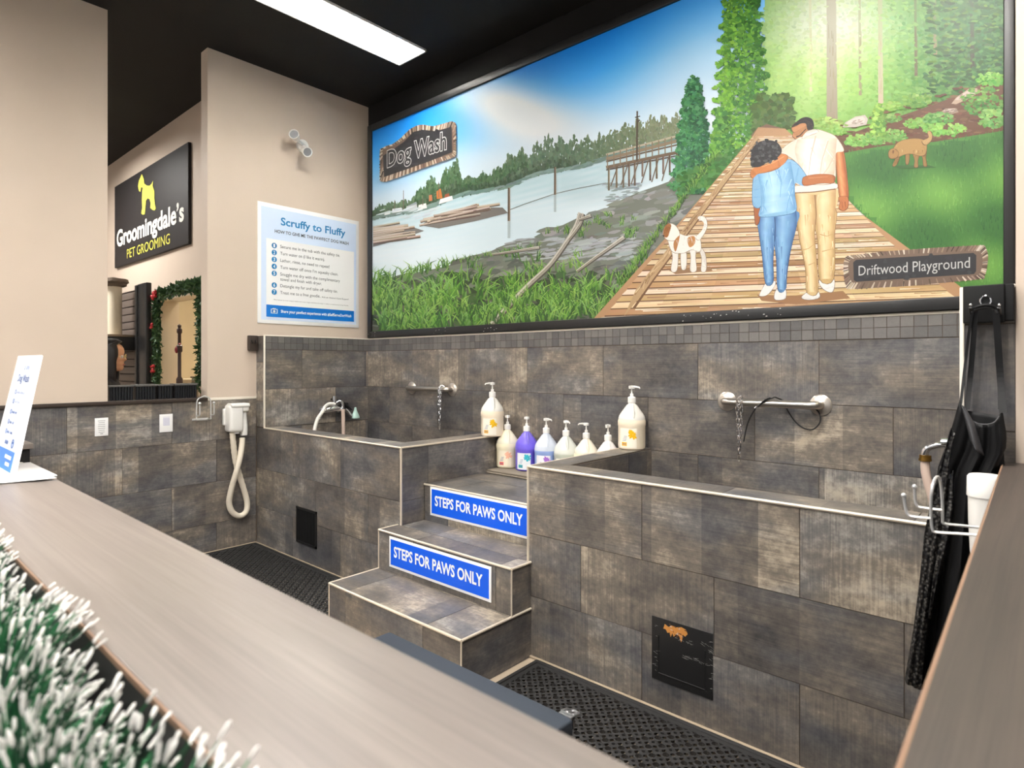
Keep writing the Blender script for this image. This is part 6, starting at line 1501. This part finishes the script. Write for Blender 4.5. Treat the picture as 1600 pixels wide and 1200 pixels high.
mb.tube([hp(-0.02, 0, HZ-0.19), hp(-0.015, 0, HZ-0.07)], [0.056, 0.052], 20)
tr = [(0.78, 0.10, 0.165), (0.88, 0.108, 0.172), (0.98, 0.10, 0.150), (1.06, 0.098, 0.142), (1.15, 0.108, 0.158), (1.21, 0.105, 0.172), (1.255, 0.085, 0.178), (1.29, 0.062, 0.12), (1.315, 0.052, 0.062)]
zs = HZ-0.165-1.29; vs = []
for z, d_, w_ in tr:
    for k in range(NR): a = 2*PI*k/NR; vs.append(hp(-0.02+d_*math.cos(a), w_*math.sin(a), z+zs))
fs = [(i*NR+k, i*NR+(k+1) % NR, (i+1)*NR+(k+1) % NR, (i+1)*NR+k) for i in range(len(tr)-1) for k in range(NR)]+[tuple(reversed(range(NR))), tuple(range((len(tr)-1)*NR, len(tr)*NR))]
mb.mesh(vs, fs)
for s_ in (-1, 1):
    mb.tube(smooth_path([hp(-0.02, s_*0.155, 1.255+zs), hp(-0.03, s_*0.20, 1.20+zs), hp(-0.03, s_*0.215, 1.05+zs), hp(0.0, s_*0.22, 0.93+zs), hp(0.13, s_*0.20, 0.90+zs), hp(0.24, s_*0.16, 0.92+zs), hp(0.31, s_*0.14, 0.93+zs)], 4), [0.055, 0.054, 0.052, 0.051, 0.049, 0.048, 0.047, 0.046, 0.045, 0.044, 0.043, 0.042, 0.042, 0.041, 0.040, 0.038, 0.037, 0.036, 0.034, 0.032, 0.030, 0.028, 0.027, 0.026, 0.024], 14)
    for k in range(4): mb.tube([hp(0.30, s_*0.14+(k-1.5)*0.019, 0.93+zs), hp(0.35, s_*0.14+(k-1.5)*0.021, 0.925+zs), hp(0.375+0.008*(k in (1, 2)), s_*0.14+(k-1.5)*0.021, 0.905+zs)], [0.0105, 0.0095, 0.008], 8)
    mb.tube([hp(0.30, s_*0.11, 0.93+zs), hp(0.335, s_*0.092, 0.915+zs)], [0.011, 0.009], 8)
    mb.tube(smooth_path([hp(-0.02, s_*0.085, 0.82+zs), hp(-0.01, s_*0.09, 0.62), hp(0.0, s_*0.09, 0.45), hp(-0.03, s_*0.09, 0.25), hp(-0.04, s_*0.09, 0.07)], 4), [0.095, 0.092, 0.088, 0.083, 0.078, 0.072, 0.066, 0.062, 0.058, 0.056, 0.055, 0.052, 0.048, 0.044, 0.041, 0.040, 0.042], 16)
    mb.tube([hp(-0.085, s_*0.09, 0.045), hp(0.02, s_*0.095, 0.045), hp(0.13, s_*0.10, 0.032)], [0.042, 0.044, 0.03], 14)
bod = part(mb, 'body', [mat('warm skin', (206, 152, 116), 0.5), mat('dark charcoal top', (34, 34, 40), 0.8)], wm)
md = bod.modifiers.new('join', 'REMESH'); md.mode = 'VOXEL'; md.voxel_size = 0.009; md.use_smooth_shade = True
dg = bpy.context.evaluated_depsgraph_get(); ev = bod.evaluated_get(dg); nm = bpy.data.meshes.new_from_object(ev)
bod.modifiers.clear(); bod.data = nm
wl = Vector(wm['_w'])
for p in nm.polygons:
    q = p.center+wl; f_ = (q-HC).dot(FW); p.material_index = 0 if (q.z > HZ-0.135 or f_ > 0.29) else 1; p.use_smooth = True
mb = MB()
vs = []; rows = [(0.13, 0.02), (0.126, 0.06), (0.11, 0.085), (0.085, 0.098), (0.05, 0.104), (0.01, 0.106), (-0.04, 0.108), (-0.09, 0.11), (-0.14, 0.112), (-0.20, 0.105), (-0.27, 0.085), (-0.31, 0.05)]
for j, (z, r) in enumerate(rows):
    for k in range(NR):
        a = -PI+2*PI*k/(NR-1); lim = 0.30*PI if z > 0.075 else (0.27*PI if z > -0.03 else 0.31*PI); a2 = PI+(a)*(1-lim/PI)
        if z > 0.1: a2 = PI+a
        rr = r*(1+0.03*math.sin(k*2.1+j)); vs.append(hp(-0.012+rr*1.06*math.cos(a2), rr*0.88*math.sin(a2), HZ+z))
fs = [(i*NR+k, i*NR+k+1, (i+1)*NR+k+1, (i+1)*NR+k) for i in range(len(rows)-1) for k in range(NR-1)]+[tuple(range(NR))]
mb.mesh(vs, fs); hr_ = part(mb, 'hair', mat('dark brown hair', (30, 25, 24), 0.4), wm); md = hr_.modifiers.new('thickness', 'SOLIDIFY'); md.thickness = 0.012
mb = MB()
for s_ in (-1, 1):
    mb.tube([hp(0.112-0.006*abs(math.cos(2*PI*k/16)), s_*(0.034+0.025*math.cos(2*PI*k/16)), HZ-0.004+0.021*math.sin(2*PI*k/16)) for k in range(16)], 0.0018, 6, closed=True)
    mb.tube([hp(0.104, s_*0.060, HZ), hp(0.03, s_*0.079, HZ+0.002), hp(-0.02, s_*0.080, HZ-0.004)], 0.0018, 6)
mb.tube([hp(0.112, -0.01, HZ), hp(0.116, 0, HZ+0.003), hp(0.112, 0.01, HZ)], 0.0018, 6); part(mb, 'glasses', mat('pale gold wire', (200, 180, 130), 0.3, 0.9), wm)
mb = MB()
for s_ in (-1, 1): mb.ball(hp(0.088, s_*0.033, HZ-0.002), 0.012, 12, 0); mb.ball(hp(0.0965, s_*0.034, HZ-0.002), 0.0055, 10, 1)
part(mb, 'eyes', [mat('eye white', (236, 230, 224), 0.3), mat('dark iris', (40, 26, 20), 0.2)], wm)
mb = MB(); mb.tube(smooth_path([hp(0.082, -0.024, HZ-0.066), hp(0.098, -0.01, HZ-0.064), hp(0.101, 0, HZ-0.064), hp(0.098, 0.01, HZ-0.064), hp(0.082, 0.024, HZ-0.066)], 4), 0.005, 8); part(mb, 'lips', mat('rose lips', (172, 90, 84), 0.4), wm)

for o in list(bpy.data.objects):
    if '_w' in o: del o['_w']
